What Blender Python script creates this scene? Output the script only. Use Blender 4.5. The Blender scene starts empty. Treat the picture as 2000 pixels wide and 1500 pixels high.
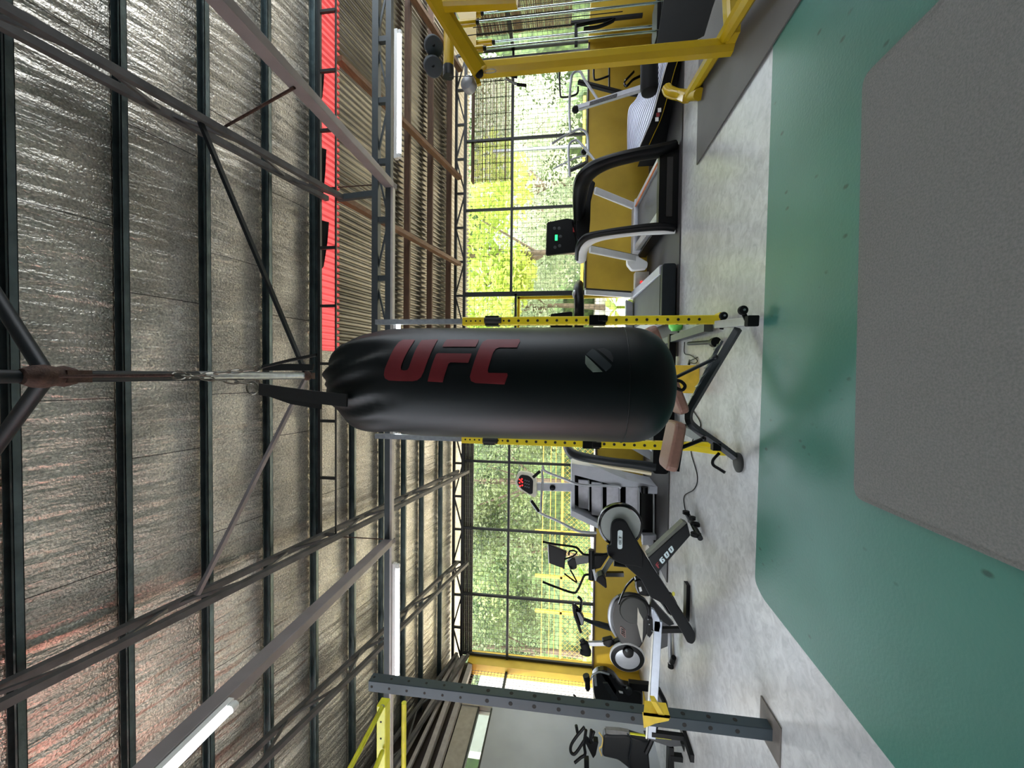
import bpy, bmesh, math, random
from mathutils import Vector, Matrix
C = bpy.context.scene.collection
# ------------------------------------------------------------------ camera (phone held on its side: the picture is rolled 90 degrees)
H, F_PX, PITCH, ROLL, YAW = 1.4, 770., .1325, .014, .0245
FW = Vector((-math.sin(YAW)*math.cos(PITCH), math.cos(YAW)*math.cos(PITCH), math.sin(PITCH)))
RT = Vector((math.cos(YAW), math.sin(YAW), 0))
UP = RT.cross(FW)
R2 = math.cos(ROLL)*RT + math.sin(ROLL)*UP
U2 = -math.sin(ROLL)*RT + math.cos(ROLL)*UP
cam_data = bpy.data.cameras.new('camera'); cam = bpy.data.objects.new('camera', cam_data); C.objects.link(cam)
cam_data.sensor_fit = 'HORIZONTAL'; cam_data.sensor_width = 36.; cam_data.lens = F_PX*36./2000.
cam_data.clip_start = .05; cam_data.clip_end = 400
mw = Matrix.Identity(4)
for i in range(3):
    mw[i][0] = -U2[i]; mw[i][1] = R2[i]; mw[i][2] = -FW[i]
mw[0][3], mw[1][3], mw[2][3] = 0, 0, H
cam.matrix_world = mw
bpy.context.scene.camera = cam
CAM = Vector((0, 0, H))
def ray(x, y): return FW*F_PX - U2*(x-1000) + R2*(750-y)
def aY(x, y, Y): d = ray(x, y); return CAM + d*(Y/d.y)
def aX(x, y, X): d = ray(x, y); return CAM + d*(X/d.x)
def aZ(x, y, z=0.): d = ray(x, y); return CAM + d*((z-H)/d.z)
# ------------------------------------------------------------------ world, sun, exposure
sc = bpy.context.scene
sc.view_settings.view_transform = 'Standard'; sc.view_settings.look = 'None'
sc.view_settings.gamma = 1; sc.view_settings.use_curve_mapping = False
sc.view_settings.exposure = 0.0
world = bpy.data.worlds.new('sky'); sc.world = world; world.use_nodes = True
wn = world.node_tree.nodes; wl = world.node_tree.links
bg = wn['Background']
sky = wn.new('ShaderNodeTexSky'); sky.sky_type = 'NISHITA'
sky.sun_disc = False; sky.sun_elevation = math.radians(58); sky.sun_rotation = math.radians(200); sky.air_density = 1.2; sky.dust_density = 4
mixw = wn.new('ShaderNodeMix'); mixw.data_type = 'RGBA'; mixw.inputs[0].default_value = .7
wl.new(sky.outputs[0], mixw.inputs[6]); mixw.inputs[7].default_value = (7.1, 7.6, 8.2, 1)
wl.new(mixw.outputs[2], bg.inputs[0]); bg.inputs[1].default_value = 1.2
sd = bpy.data.lights.new('sun', 'SUN'); sd.energy = 10; sd.angle = .02; sd.color = (1, .95, .85)
so = bpy.data.objects.new('sun', sd); C.objects.link(so)
so.rotation_euler = Vector((.22, .36, -.9)).to_track_quat('-Z', 'Y').to_euler()
# ------------------------------------------------------------------ helpers
def lin(c):
    return tuple(((v/255.)/12.92 if v/255. <= .04045 else ((v/255.+.055)/1.055)**2.4) for v in c)
def M(name, rgb, rough=.5, metal=0., ns=12., na=.12, bump=0., bscale=None, emis=0., spec=.5, trans=0., stretch=None, rgb2=None, dist=.02):
    m = bpy.data.materials.new(name); m.use_nodes = True; n = m.node_tree.nodes; l = m.node_tree.links
    b = n['Principled BSDF']; c = lin(rgb)
    tc = n.new('ShaderNodeTexCoord'); no = n.new('ShaderNodeTexNoise'); no.inputs['Scale'].default_value = ns; no.inputs['Detail'].default_value = 4
    src = tc.outputs['Object']
    if stretch:
        mp = n.new('ShaderNodeMapping'); mp.inputs['Scale'].default_value = stretch; l.new(src, mp.inputs[0]); src = mp.outputs[0]
    l.new(src, no.inputs['Vector'])
    cr = n.new('ShaderNodeMapRange'); cr.inputs[1].default_value = .3; cr.inputs[2].default_value = .7
    l.new(no.outputs[0], cr.inputs[0])
    mx = n.new('ShaderNodeMix'); mx.data_type = 'RGBA'; l.new(cr.outputs[0], mx.inputs[0])
    c2 = lin(rgb2) if rgb2 else tuple(min(1, v*(1+na)) for v in c)
    c1 = c if rgb2 else tuple(v*(1-na) for v in c)
    mx.inputs[6].default_value = (*c1, 1); mx.inputs[7].default_value = (*c2, 1)
    l.new(mx.outputs[2], b.inputs['Base Color'])
    b.inputs['Roughness'].default_value = rough; b.inputs['Metallic'].default_value = metal
    b.inputs['Specular IOR Level'].default_value = spec
    if bump:
        n2 = n.new('ShaderNodeTexNoise'); n2.inputs['Scale'].default_value = bscale or ns*4; n2.inputs['Detail'].default_value = 3
        l.new(src, n2.inputs['Vector']); bp = n.new('ShaderNodeBump'); bp.inputs['Strength'].default_value = bump; bp.inputs['Distance'].default_value = dist
        l.new(n2.outputs[0], bp.inputs['Height']); l.new(bp.outputs[0], b.inputs['Normal'])
    if emis:
        b.inputs['Emission Color'].default_value = (*c, 1); b.inputs['Emission Strength'].default_value = emis
    if trans:
        t = n.new('ShaderNodeBsdfTranslucent'); l.new(mx.outputs[2], t.inputs[0])
        ms = n.new('ShaderNodeMixShader'); ms.inputs[0].default_value = trans
        out = n['Material Output']; l.new(b.outputs[0], ms.inputs[1]); l.new(t.outputs[0], ms.inputs[2]); l.new(ms.outputs[0], out.inputs[0])
    m.diffuse_color = (*c, 1)
    return m
black = M('black_plastic', (6, 7, 8), .42, spec=.2)
black_matte = M('black_rubber', (7, 8, 8), .7, na=.2, spec=.25)
gloss_black = M('gloss_black', (4, 4, 5), .15, spec=.4)
dark_steel = M('dark_painted_steel', (26, 31, 34), .45, .05, spec=.3)
post_paint = M('blue_grey_powder_coat', (50, 63, 70), .5, .05, ns=6, na=.1)
girder_paint = M('girder_paint', (58, 66, 70), .5, .1, ns=5, na=.15)
purlin_green = M('green_zinc_paint', (84, 98, 100), .3, .6, ns=7, na=.3, bump=.15)
truss_paint = M('mauve_primer_steel', (78, 78, 78), .5, .2, ns=9, na=.3)
rust = M('rusty_steel', (70, 50, 42), .75, .3, ns=30, na=.4, bump=.3)
galv = M('galvanised_tube', (150, 156, 160), .32, .75, ns=25, na=.15)
silver = M('silver_paint', (165, 168, 172), .35, .4, ns=15, na=.06)
grey_paint = M('grey_machine_paint', (176, 179, 186), .42, .1, ns=10, na=.06)
yellow = M('yellow_rack_paint', (222, 200, 30), .4, ns=9, na=.06)
yellow_mach = M('ochre_yellow_gloss', (180, 150, 20), .24, ns=6, na=.05)
hole = M('hole_dark', (30, 28, 24), .8)
white = M('white_plastic', (222, 224, 222), .4, ns=8, na=.04)
cream = M('cream_trim', (222, 210, 175), .5, na=.05)
vinyl_brown = M('brown_vinyl', (134, 98, 84), .5, ns=40, na=.08, bump=.08)
wood = M('brown_stained_wood', (112, 84, 60), .65, ns=10, na=.3, stretch=(6, .6, 6))
wood_x = M('dark_wood_batten', (84, 60, 42), .7, ns=10, na=.3, stretch=(.6, 6, 6))
red_led = M('red_led', (255, 40, 40), .5, emis=2)
green_led = M('green_led', (40, 240, 120), .5, emis=2.5)
tube_glow = M('lit_tube', (240, 248, 255), .4, emis=14)
orange = M('orange_trim', (206, 120, 70), .5)
lime = M('lime_green', (130, 235, 110), .5)
link_objs = {}
class MB:
    def __init__(s): s.v = []; s.f = []; s.m = []
    def add(s, vs, fs, mi=0):
        o = len(s.v); s.v += [Vector(v) for v in vs]; s.f += [tuple(i+o for i in f) for f in fs]; s.m += [mi]*len(fs); return s
    def box(s, c, d, rot=None, mi=0):
        c = Vector(c); vs = []
        for x in (-.5, .5):
            for y in (-.5, .5):
                for z in (-.5, .5):
                    p = Vector((x*d[0], y*d[1], z*d[2]))
                    if rot is not None: p = rot @ p
                    vs.append(c+p)
        return s.add(vs, [(0,1,3,2),(4,6,7,5),(0,4,5,1),(2,3,7,6),(0,2,6,4),(1,5,7,3)], mi)
    def bx(s, x0, x1, y0, y1, z0, z1, mi=0): return s.box(((x0+x1)/2,(y0+y1)/2,(z0+z1)/2), (abs(x1-x0),abs(y1-y0),abs(z1-z0)), None, mi)
    def bar(s, a, b, w, h, up=(0,0,1), mi=0, ch=0.):
        a = Vector(a); b = Vector(b); d = (b-a); L = d.length
        if L < 1e-6: return s
        d.normalize(); up = Vector(up)
        if abs(d.dot(up)) > .98: up = Vector((0,1,0)) if abs(d.y) < .9 else Vector((1,0,0))
        sx = d.cross(up).normalized(); uz = sx.cross(d).normalized()
        if ch <= 0: prof = [(-w/2,-h/2),(w/2,-h/2),(w/2,h/2),(-w/2,h/2)]
        else:
            prof = [(-w/2+ch,-h/2),(w/2-ch,-h/2),(w/2,-h/2+ch),(w/2,h/2-ch),(w/2-ch,h/2),(-w/2+ch,h/2),(-w/2,h/2-ch),(-w/2,-h/2+ch)]
        n = len(prof); vs = [a+sx*p+uz*q for p,q in prof]+[b+sx*p+uz*q for p,q in prof]
        fs = [(i,(i+1)%n,(i+1)%n+n,i+n) for i in range(n)]+[tuple(range(n))[::-1], tuple(range(n,2*n))]
        return s.add(vs, fs, mi)
    def tube(s, pts, r, seg=10, closed=False, mi=0, flat=1.):
        pts = [Vector(p) for p in pts]; n = len(pts)
        rs = r if isinstance(r, (list,tuple)) else [r]*n
        t0 = (pts[1]-pts[0]).normalized(); ref = Vector((0,0,1)) if abs(t0.z) < .9 else Vector((1,0,0))
        u = t0.cross(ref).normalized(); rings = []; o = len(s.v)
        for i in range(n):
            if closed: t = (pts[(i+1)%n]-pts[i-1])
            elif i == 0: t = pts[1]-pts[0]
            elif i == n-1: t = pts[-1]-pts[-2]
            else: t = (pts[i+1]-pts[i]).normalized()+(pts[i]-pts[i-1]).normalized()
            t.normalize(); u = (u-t*u.dot(t)).normalized(); w = t.cross(u)
            for k in range(seg):
                a = 2*math.pi*k/seg; s.v.append(pts[i]+u*math.cos(a)*rs[i]+w*math.sin(a)*rs[i]*flat)
        m = n if closed else n-1
        for i in range(m):
            for k in range(seg):
                a = o+i*seg+k; b = o+i*seg+(k+1)%seg; c = o+((i+1)%n)*seg+(k+1)%seg; d = o+((i+1)%n)*seg+k
                s.f.append((a,b,c,d)); s.m.append(mi)
        if not closed:
            s.f.append(tuple(o+k for k in range(seg))[::-1]); s.f.append(tuple(o+(n-1)*seg+k for k in range(seg))); s.m += [mi, mi]
        return s
    def cyl(s, a, b, r, seg=20, mi=0, r2=None): return s.tube([a, b], [r, r if r2 is None else r2], seg, mi=mi)
    def prism(s, pts, vec, mi=0, mi_side=None):
        pts = [Vector(p) for p in pts]; n = len(pts); vec = Vector(vec)
        nrm = Vector((0,0,0))
        for i in range(n): nrm += pts[i].cross(pts[(i+1)%n])
        if nrm.dot(vec) > 0: pts = pts[::-1]
        vs = pts+[p+vec for p in pts]
        s.add(vs, [tuple(range(n)), tuple(range(n,2*n))[::-1]], mi)
        o = len(s.v)-2*n
        for i in range(n):
            s.f.append((o+(i+1)%n, o+i, o+i+n, o+(i+1)%n+n)); s.m.append(mi if mi_side is None else mi_side)
        return s
    def lathe(s, a, ax, prof, seg=32, mi=0, cap=True):
        a = Vector(a); ax = Vector(ax).normalized(); ref = Vector((0,0,1)) if abs(ax.z) < .9 else Vector((1,0,0))
        u = ax.cross(ref).normalized(); w = ax.cross(u); o = len(s.v)
        for (r, h) in prof:
            for k in range(seg):
                t = 2*math.pi*k/seg; s.v.append(a+ax*h+u*math.cos(t)*r+w*math.sin(t)*r)
        for i in range(len(prof)-1):
            for k in range(seg):
                s.f.append((o+i*seg+k, o+i*seg+(k+1)%seg, o+(i+1)*seg+(k+1)%seg, o+(i+1)*seg+k)); s.m.append(mi)
        if cap:
            s.f.append(tuple(o+k for k in range(seg))[::-1]); s.f.append(tuple(o+(len(prof)-1)*seg+k for k in range(seg))); s.m += [mi, mi]
        return s
    def ball(s, c, r, seg=12, mi=0, sc=(1,1,1)):
        c = Vector(c); o = len(s.v); rn = seg//2
        for i in range(rn+1):
            ph = math.pi*i/rn
            for k in range(seg):
                t = 2*math.pi*k/seg
                s.v.append(c+Vector((r*sc[0]*math.sin(ph)*math.cos(t), r*sc[1]*math.sin(ph)*math.sin(t), r*sc[2]*math.cos(ph))))
        for i in range(rn):
            for k in range(seg): s.f.append((o+i*seg+k, o+(i+1)*seg+k, o+(i+1)*seg+(k+1)%seg, o+i*seg+(k+1)%seg)); s.m.append(mi)
        return s
    def build(s, name, mats, parent=None, smooth=False, bevel=0., label=None, recalc=True):
        me = bpy.data.meshes.new(name)
        if not isinstance(mats, (list,tuple)): mats = [mats]
        me.from_pydata([tuple(v) for v in s.v], [], s.f)
        for m in mats: me.materials.append(m)
        me.polygons.foreach_set('material_index', s.m)
        if recalc and len(s.f) < 60000:
            bm = bmesh.new(); bm.from_mesh(me); bmesh.ops.recalc_face_normals(bm, faces=bm.faces); bm.to_mesh(me); bm.free()
        if smooth:
            me.polygons.foreach_set('use_smooth', [True]*len(me.polygons))
            try: me.set_sharp_from_angle(angle=math.radians(38))
            except Exception: pass
        me.update()
        o = bpy.data.objects.new(name, me); C.objects.link(o)
        if parent is not None:
            o.parent = parent; o.matrix_parent_inverse = parent.matrix_world.inverted()
        if bevel:
            md = o.modifiers.new('bevel', 'BEVEL'); md.width = bevel; md.segments = 2; md.limit_method = 'ANGLE'; md.angle_limit = math.radians(40)
        if label: o['label'] = label
        return o
def thing(name, label, cat, loc=(0,0,0), group=None, kind=None):
    o = bpy.data.objects.new(name, None); C.objects.link(o); o.location = loc
    o.matrix_world = Matrix.Translation(loc); o.empty_display_size = .1
    tag(o, label, cat, group, kind); return o
def tag(o, label=None, cat=None, group=None, kind=None):
    if label: o['label'] = label
    if cat: o['category'] = cat
    if group: o['group'] = group
    if kind: o['kind'] = kind
    return o
def struct(o, label=None, cat=None): o['kind'] = 'structure'; tag(o, label, cat); return o
def dup(root, delta, label, group=None):
    r = root.copy(); C.objects.link(r); r.location = root.location + Vector(delta); r['label'] = label
    if group: r['group'] = group
    for ch in list(root.children):
        c = ch.copy(); C.objects.link(c); c.parent = r
        for g in ch.children:
            d = g.copy(); C.objects.link(d); d.parent = c
    return r
def smoothpath(pts, n=6):
    pts = [Vector(p) for p in pts]; out = []
    P = [pts[0]*2-pts[1]]+pts+[pts[-1]*2-pts[-2]]
    for i in range(1, len(P)-2):
        for k in range(n):
            t = k/n; a, b, c, d = P[i-1], P[i], P[i+1], P[i+2]
            out.append(.5*((2*b)+(-a+c)*t+(2*a-5*b+4*c-d)*t*t+(-a+3*b-3*c+d)*t**3))
    out.append(pts[-1]); return out
def px(pts, Y=None):       # traced outline: (x, y) at one depth, or (x, y, Y)
    return [aY(p[0], p[1], p[2] if len(p) > 2 else Y) for p in pts]
def rnd(pts, r, n=4):      # round the corners of a 3D polygon
    pts = [Vector(p) for p in pts]; out = []
    for i in range(len(pts)):
        a, b, c = pts[i-1], pts[i], pts[(i+1)%len(pts)]
        d1 = (a-b); d2 = (c-b); rr = min(r, d1.length*.45, d2.length*.45)
        p = b+d1.normalized()*rr; q = b+d2.normalized()*rr
        for k in range(n+1):
            t = k/n; out.append(p*(1-t)**2+b*2*t*(1-t)+q*t*t)
    return out
# ------------------------------------------------------------------ setting: floor, walls, roof
D, SL, Z0 = 7.2, .229, 3.50
def rz(y): return Z0+SL*(D-y)
def roofpt(x, y, off=0.):
    d = ray(x, y); t = (Z0+off+SL*D-H)/(d.z+SL*d.y); return CAM+d*t
XL, XR, YB = -5.45, 5.85, -4.2
# polished concrete with trowel swirls
def concrete():
    m = M('trowelled_concrete', (172, 174, 174), .28, ns=1.1, rgb2=(206, 207, 205), bump=.12, bscale=14, dist=.01)
    n = m.node_tree.nodes; l = m.node_tree.links; b = n['Principled BSDF']
    mix = [x for x in n if x.type == 'MIX'][0]
    no = n.new('ShaderNodeTexNoise'); no.inputs['Scale'].default_value = 11; no.inputs['Detail'].default_value = 9; no.inputs['Roughness'].default_value = .65; no.inputs['Distortion'].default_value = .9
    tc = [x for x in n if x.type == 'TEX_COORD'][0]; l.new(tc.outputs['Object'], no.inputs['Vector'])
    r = n.new('ShaderNodeMapRange'); r.inputs[1].default_value = .4; r.inputs[2].default_value = .72; r.inputs[3].default_value = 0; r.inputs[4].default_value = .75
    l.new(no.outputs[0], r.inputs[0])
    m2 = n.new('ShaderNodeMix'); m2.data_type = 'RGBA'; m2.inputs[7].default_value = (*lin((136, 137, 138)), 1)
    l.new(r.outputs[0], m2.inputs[0]); l.new(mix.outputs[2], m2.inputs[6]); l.new(m2.outputs[2], b.inputs['Base Color'])
    return m
floor_m = concrete()
struct(MB().bx(XL-.2, XR+.2, YB, D+.1, -.12, 0).build('floor', floor_m), 'grey trowelled concrete gym floor', 'floor')
def painted_green():
    m = M('green_floor_paint', (60, 113, 100), .36, ns=1.6, na=.1, bump=.06, bscale=60)
    n = m.node_tree.nodes; l = m.node_tree.links; b = n['Principled BSDF']
    mix = [x for x in n if x.type == 'MIX'][0]; tc = [x for x in n if x.type == 'TEX_COORD'][0]
    v = n.new('ShaderNodeTexVoronoi'); v.inputs['Scale'].default_value = 6.5; v.inputs['Randomness'].default_value = 1
    mp = n.new('ShaderNodeMapping'); mp.inputs['Scale'].default_value = (1.6, .9, 1); mp.inputs['Rotation'].default_value = (0, 0, .5)
    l.new(tc.outputs['Object'], mp.inputs[0]); l.new(mp.outputs[0], v.inputs['Vector'])
    r = n.new('ShaderNodeMapRange'); r.inputs[1].default_value = .07; r.inputs[2].default_value = .15; r.inputs[3].default_value = .8; r.inputs[4].default_value = 0
    l.new(v.outputs['Distance'], r.inputs[0])
    gate = n.new('ShaderNodeTexNoise'); gate.inputs['Scale'].default_value = 2.1; l.new(tc.outputs['Object'], gate.inputs['Vector'])
    g2 = n.new('ShaderNodeMapRange'); g2.inputs[1].default_value = .47; g2.inputs[2].default_value = .52; l.new(gate.outputs[0], g2.inputs[0])
    mu = n.new('ShaderNodeMath'); mu.operation = 'MULTIPLY'; l.new(r.outputs[0], mu.inputs[0]); l.new(g2.outputs[0], mu.inputs[1])
    m2 = n.new('ShaderNodeMix'); m2.data_type = 'RGBA'; m2.inputs[7].default_value = (*lin((30, 62, 50)), 1)
    l.new(mu.outputs[0], m2.inputs[0]); l.new(mix.outputs[2], m2.inputs[6]); l.new(m2.outputs[2], b.inputs['Base Color'])
    return m
g = MB(); g.prism(rnd([(-1.49, 3.05, .001), (2.6, 2.985, .001), (2.6, -3.5, .001), (-1.95, -3.5, .001), (-1.63, 1.82, .001), (-1.545, 2.93, .001)], .05), (0, 0, .004))
tag(g.build('floor_coating', painted_green()), 'green painted area on the concrete floor around the grey mat', 'floor coating')
mat_grey = M('grey_rubber_mat', (100, 102, 98), .85, ns=110, rgb2=(120, 120, 115), bump=.6, bscale=200, dist=.004)
mat_dark = M('dark_rubber_mat', (84, 82, 80), .6, ns=1.5, na=.14, bump=.2, bscale=160, dist=.003)
mat_black = M('black_rubber_mat', (52, 50, 50), .6, ns=1.5, na=.14, bump=.2, bscale=160, dist=.003)
g = MB(); g.prism(rnd([(-.57, 2.08, .006), (1.43, 2.11, .006), (1.42, -2.6, .006), (-.62, -2.6, .006)], .06), (0, 0, .012))
g.prism(rnd([(-.545, 2.045, .018), (1.40, 2.075, .018), (1.39, -2.6, .018), (-.6, -2.6, .018)], .06), (0, 0, .008))
tag(g.build('exercise_mat', mat_grey), 'large grey rubber exercise mat lying on the green floor paint', 'mat')
tag(MB().bx(2.29, 5.7, 1.0, 4.55, .006, .018).build('rubber_floor_mat', mat_dark), 'dark rubber mat under the yellow cable machine', 'mat')
tag(MB().bx(.25, 5.2, 5.14, 7.1, .002, .016).build('rubber_floor_mat', mat_black), 'black rubber mat strip under the white and black treadmills right of the punching bag', 'mat')
tag(MB().bx(-2.75, .18, 5.42, 7.1, .002, .016).build('rubber_floor_mat', mat_black), 'black rubber mat strip under the grey stair climber', 'mat')
# ---- front wall
wall_yellow = M('yellow_wall_paint', (186, 156, 44), .6, ns=3, na=.1, bump=.08)
wall_grey = M('grey_wall_panel', (156, 160, 164), .6, ns=1.2, na=.12)
sill_dark = M('dark_brown_sill', (52, 36, 30), .6)
frame_black = M('black_window_tube', (38, 40, 40), .5, .2)
wire_m = M('wire_mesh_steel', (96, 96, 88), .5, .4)
ZL, ZR_ = .83, 1.07
struct(MB().bx(XL-.15, .16, D, D+.15, 0, ZL-.03).bx(XL+.0, XL+.1, 6.45, D, 0, ZL-.03).build('wall_front', wall_yellow), 'low yellow wall under the left front window', 'wall')
struct(MB().bx(1.47, XR+.1, D, D+.15, 0, ZR_-.03).build('wall_front', wall_yellow), 'low yellow wall under the right front window', 'wall')
struct(MB().bx(XL, .16, D-.02, D+.16, ZL-.03, ZL).build('trim_1', sill_dark), 'dark sill on the low left wall', 'sill')
struct(MB().bx(1.47, XR, D-.02, D+.16, ZR_-.03, ZR_).build('trim_2', sill_dark), 'dark sill on the low right wall', 'sill')
struct(MB().prism([(XL-.1, 7.0, ZL), (XL-.1, 7.0, 3.0), (XL-.1, 7.05, 3.12), (XL-.1, 7.36, 3.12), (XL-.1, 7.36, ZL)], (.2, 0, 0)).build('trim_3', wall_yellow), 'yellow corner column at the left end of the front window', 'column')
def mesh_panel(m, x0, x1, z0, z1, y, step=.085, r=.0021, axis='x'):
    n = int((x1-x0)/step)
    for i in range(n+1):
        x = x0+i*(x1-x0)/n
        if axis == 'x': m.bx(x-r, x+r, y-r, y+r, z0, z1)
        else: m.bx(y-r, y+r, x-r, x+r, z0, z1)
    k = int((z1-z0)/step)
    for i in range(k+1):
        z = z0+i*(z1-z0)/k
        if axis == 'x': m.bx(x0, x1, y+r, y+3*r, z-r, z+r)
        else: m.bx(y+r, y+3*r, x0, x1, z-r, z+r)
    return m
ztop = 3.27; zm = 2.40
def window(name, x0, x1, zs, xs, label, thick=.045):
    f = MB()
    for x in xs: f.bx(x-thick/2, x+thick/2, D-.0, D+.05, zs, ztop)
    f.bx(x0, x1, D-.005, D+.055, zm-.022, zm+.022)
    o = f.build(name, frame_black, bevel=.006); struct(o, label, 'window')
    mm = mesh_panel(MB(), x0+.12, x1, zs, ztop, D+.07).build('wire_mesh', wire_m, o)
    return o
vx = [aY(906, 900, D).x, aY(906, 1031, D).x, aY(906, 1160, D).x, XL+.13]
window('window_1', XL+.05, .16, ZL, vx, 'left front window with black tube frame and wire mesh')
vx = [aY(906, 276, D).x, aY(906, 411, D).x, aY(906, 573, D).x, XR-.1]
window('window_2', 1.47, XR, ZR_, vx, 'right front window with black tube frame and wire mesh')
dr = MB(); dyel = yellow
xd0, xd1, zd = .22, 1.43, aY(1010, 600, D).z
dr.bx(xd1-.045, xd1, D+.01, D+.07, 0, zd).bx(xd0, xd0+.045, D+.01, D+.07, 0, zd).bx(xd0, xd1, D+.01, D+.07, zd-.045, zd).bx(xd0, xd1, D+.01, D+.07, .02, .07)
o = struct(dr.build('door_1', yellow_mach), 'mesh door with yellow frame between the front windows', 'door')
mesh_panel(MB(), xd0, xd1, .05, zd, D+.09, .09).build('wire_mesh', wire_m, o)
o = struct(MB().bx(.16, .2, D, D+.05, 0, ztop).bx(1.44, 1.48, D, D+.05, 0, ztop).bx(.16, 1.48, D, D+.05, zd+.01, zd+.05).build('trim_4', frame_black), 'black frame around the mesh door', 'door frame')
mesh_panel(MB(), .18, 1.46, zd+.05, ztop, D+.07).build('wire_mesh', wire_m, o)
# ---- left wall
struct(MB().bx(XL-.12, XL, 3.0, 6.3, 0, 2.50).build('wall_left', wall_grey), 'plain grey wall at the left end of the gym', 'wall')
hdr = M('beige_header', (150, 144, 132), .6)
struct(MB().bx(XL-.12, XL, 3.0, 6.3, 2.72, 3.0).bx(XL-.12, XL+.02, 6.2, 6.3, 2.5, 3.0).build('trim_5', hdr), 'beige header above the narrow glass strip', 'header')
glass = bpy.data.materials.new('dark_glass'); glass.use_nodes = True
gb = glass.node_tree.nodes['Principled BSDF']; gb.inputs['Base Color'].default_value = (.35, .4, .36, 1); gb.inputs['Roughness'].default_value = .04; gb.inputs['Transmission Weight'].default_value = .85; gb.inputs['IOR'].default_value = 1.1
o = struct(MB().bx(XL-.06, XL-.05, 3.0, 6.2, 2.50, 2.72).build('window_3', glass), 'narrow strip of dark glass above the grey wall', 'window')
MB().bx(XL-.07, XL+.01, 3.0, 6.2, 2.49, 2.515).bx(XL-.07, XL+.01, 3.0, 6.2, 2.705, 2.73).bx(XL-.07, XL+.01, 4.55, 4.6, 2.5, 2.72).build('window_frame', frame_black, o)
f = MB().bx(XL-.03, XL+.02, 6.3, 6.34, ZL, 3.1).bx(XL-.03, XL+.02, 6.3, 7.0, 2.36, 2.40).bx(XL-.03, XL+.02, 6.3, 7.0, ZL-.03, ZL+.01)
o = struct(f.build('window_4', frame_black), 'small mesh window beside the yellow column', 'window')
mesh_panel(MB(), 6.32, 7.0, ZL, 3.08, XL-.02, .06, .0025, 'y').build('wire_mesh', wire_m, o)
struct(MB().bx(XL-.02, XL+.08, 2.6, 7.2, 3.02, 3.10).bx(XL-.02, XL+.10, 2.6, 7.2, 3.2, 3.27).bar((XL+.05, 2.6, 3.9), (XL+.05, 7.2, 3.35), .06, .06).bar((XL+.02, 2.6, 3.62), (XL+.02, 7.2, 3.30), .05, .05).build('trim_6', M('pale_eave_steel', (150, 146, 142), .5)), 'steel eave beams over the left wall', 'beam')
# ---- right wall
struct(MB().bx(XR, XR+.15, 1.0, D+.1, 0, ZR_).build('wall_right', wall_yellow), 'low yellow wall on the right side', 'wall')
f = MB()
for y in (3.2, 4.5, 5.8, D-.03): f.bx(XR, XR+.05, y-.03, y+.03, ZR_, ztop)
f.bx(XR, XR+.05, 2, D, zm-.03, zm+.03).bx(XR, XR+.05, 2, D, ztop-.03, ztop+.03)
o = struct(f.build('window_5', frame_black), 'right side window with black tube frame and wire mesh', 'window')
mesh_panel(MB(), 3.0, D, ZR_, ztop, XR+.07, .085, .0028, 'y').build('wire_mesh', wire_m, o)
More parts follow.
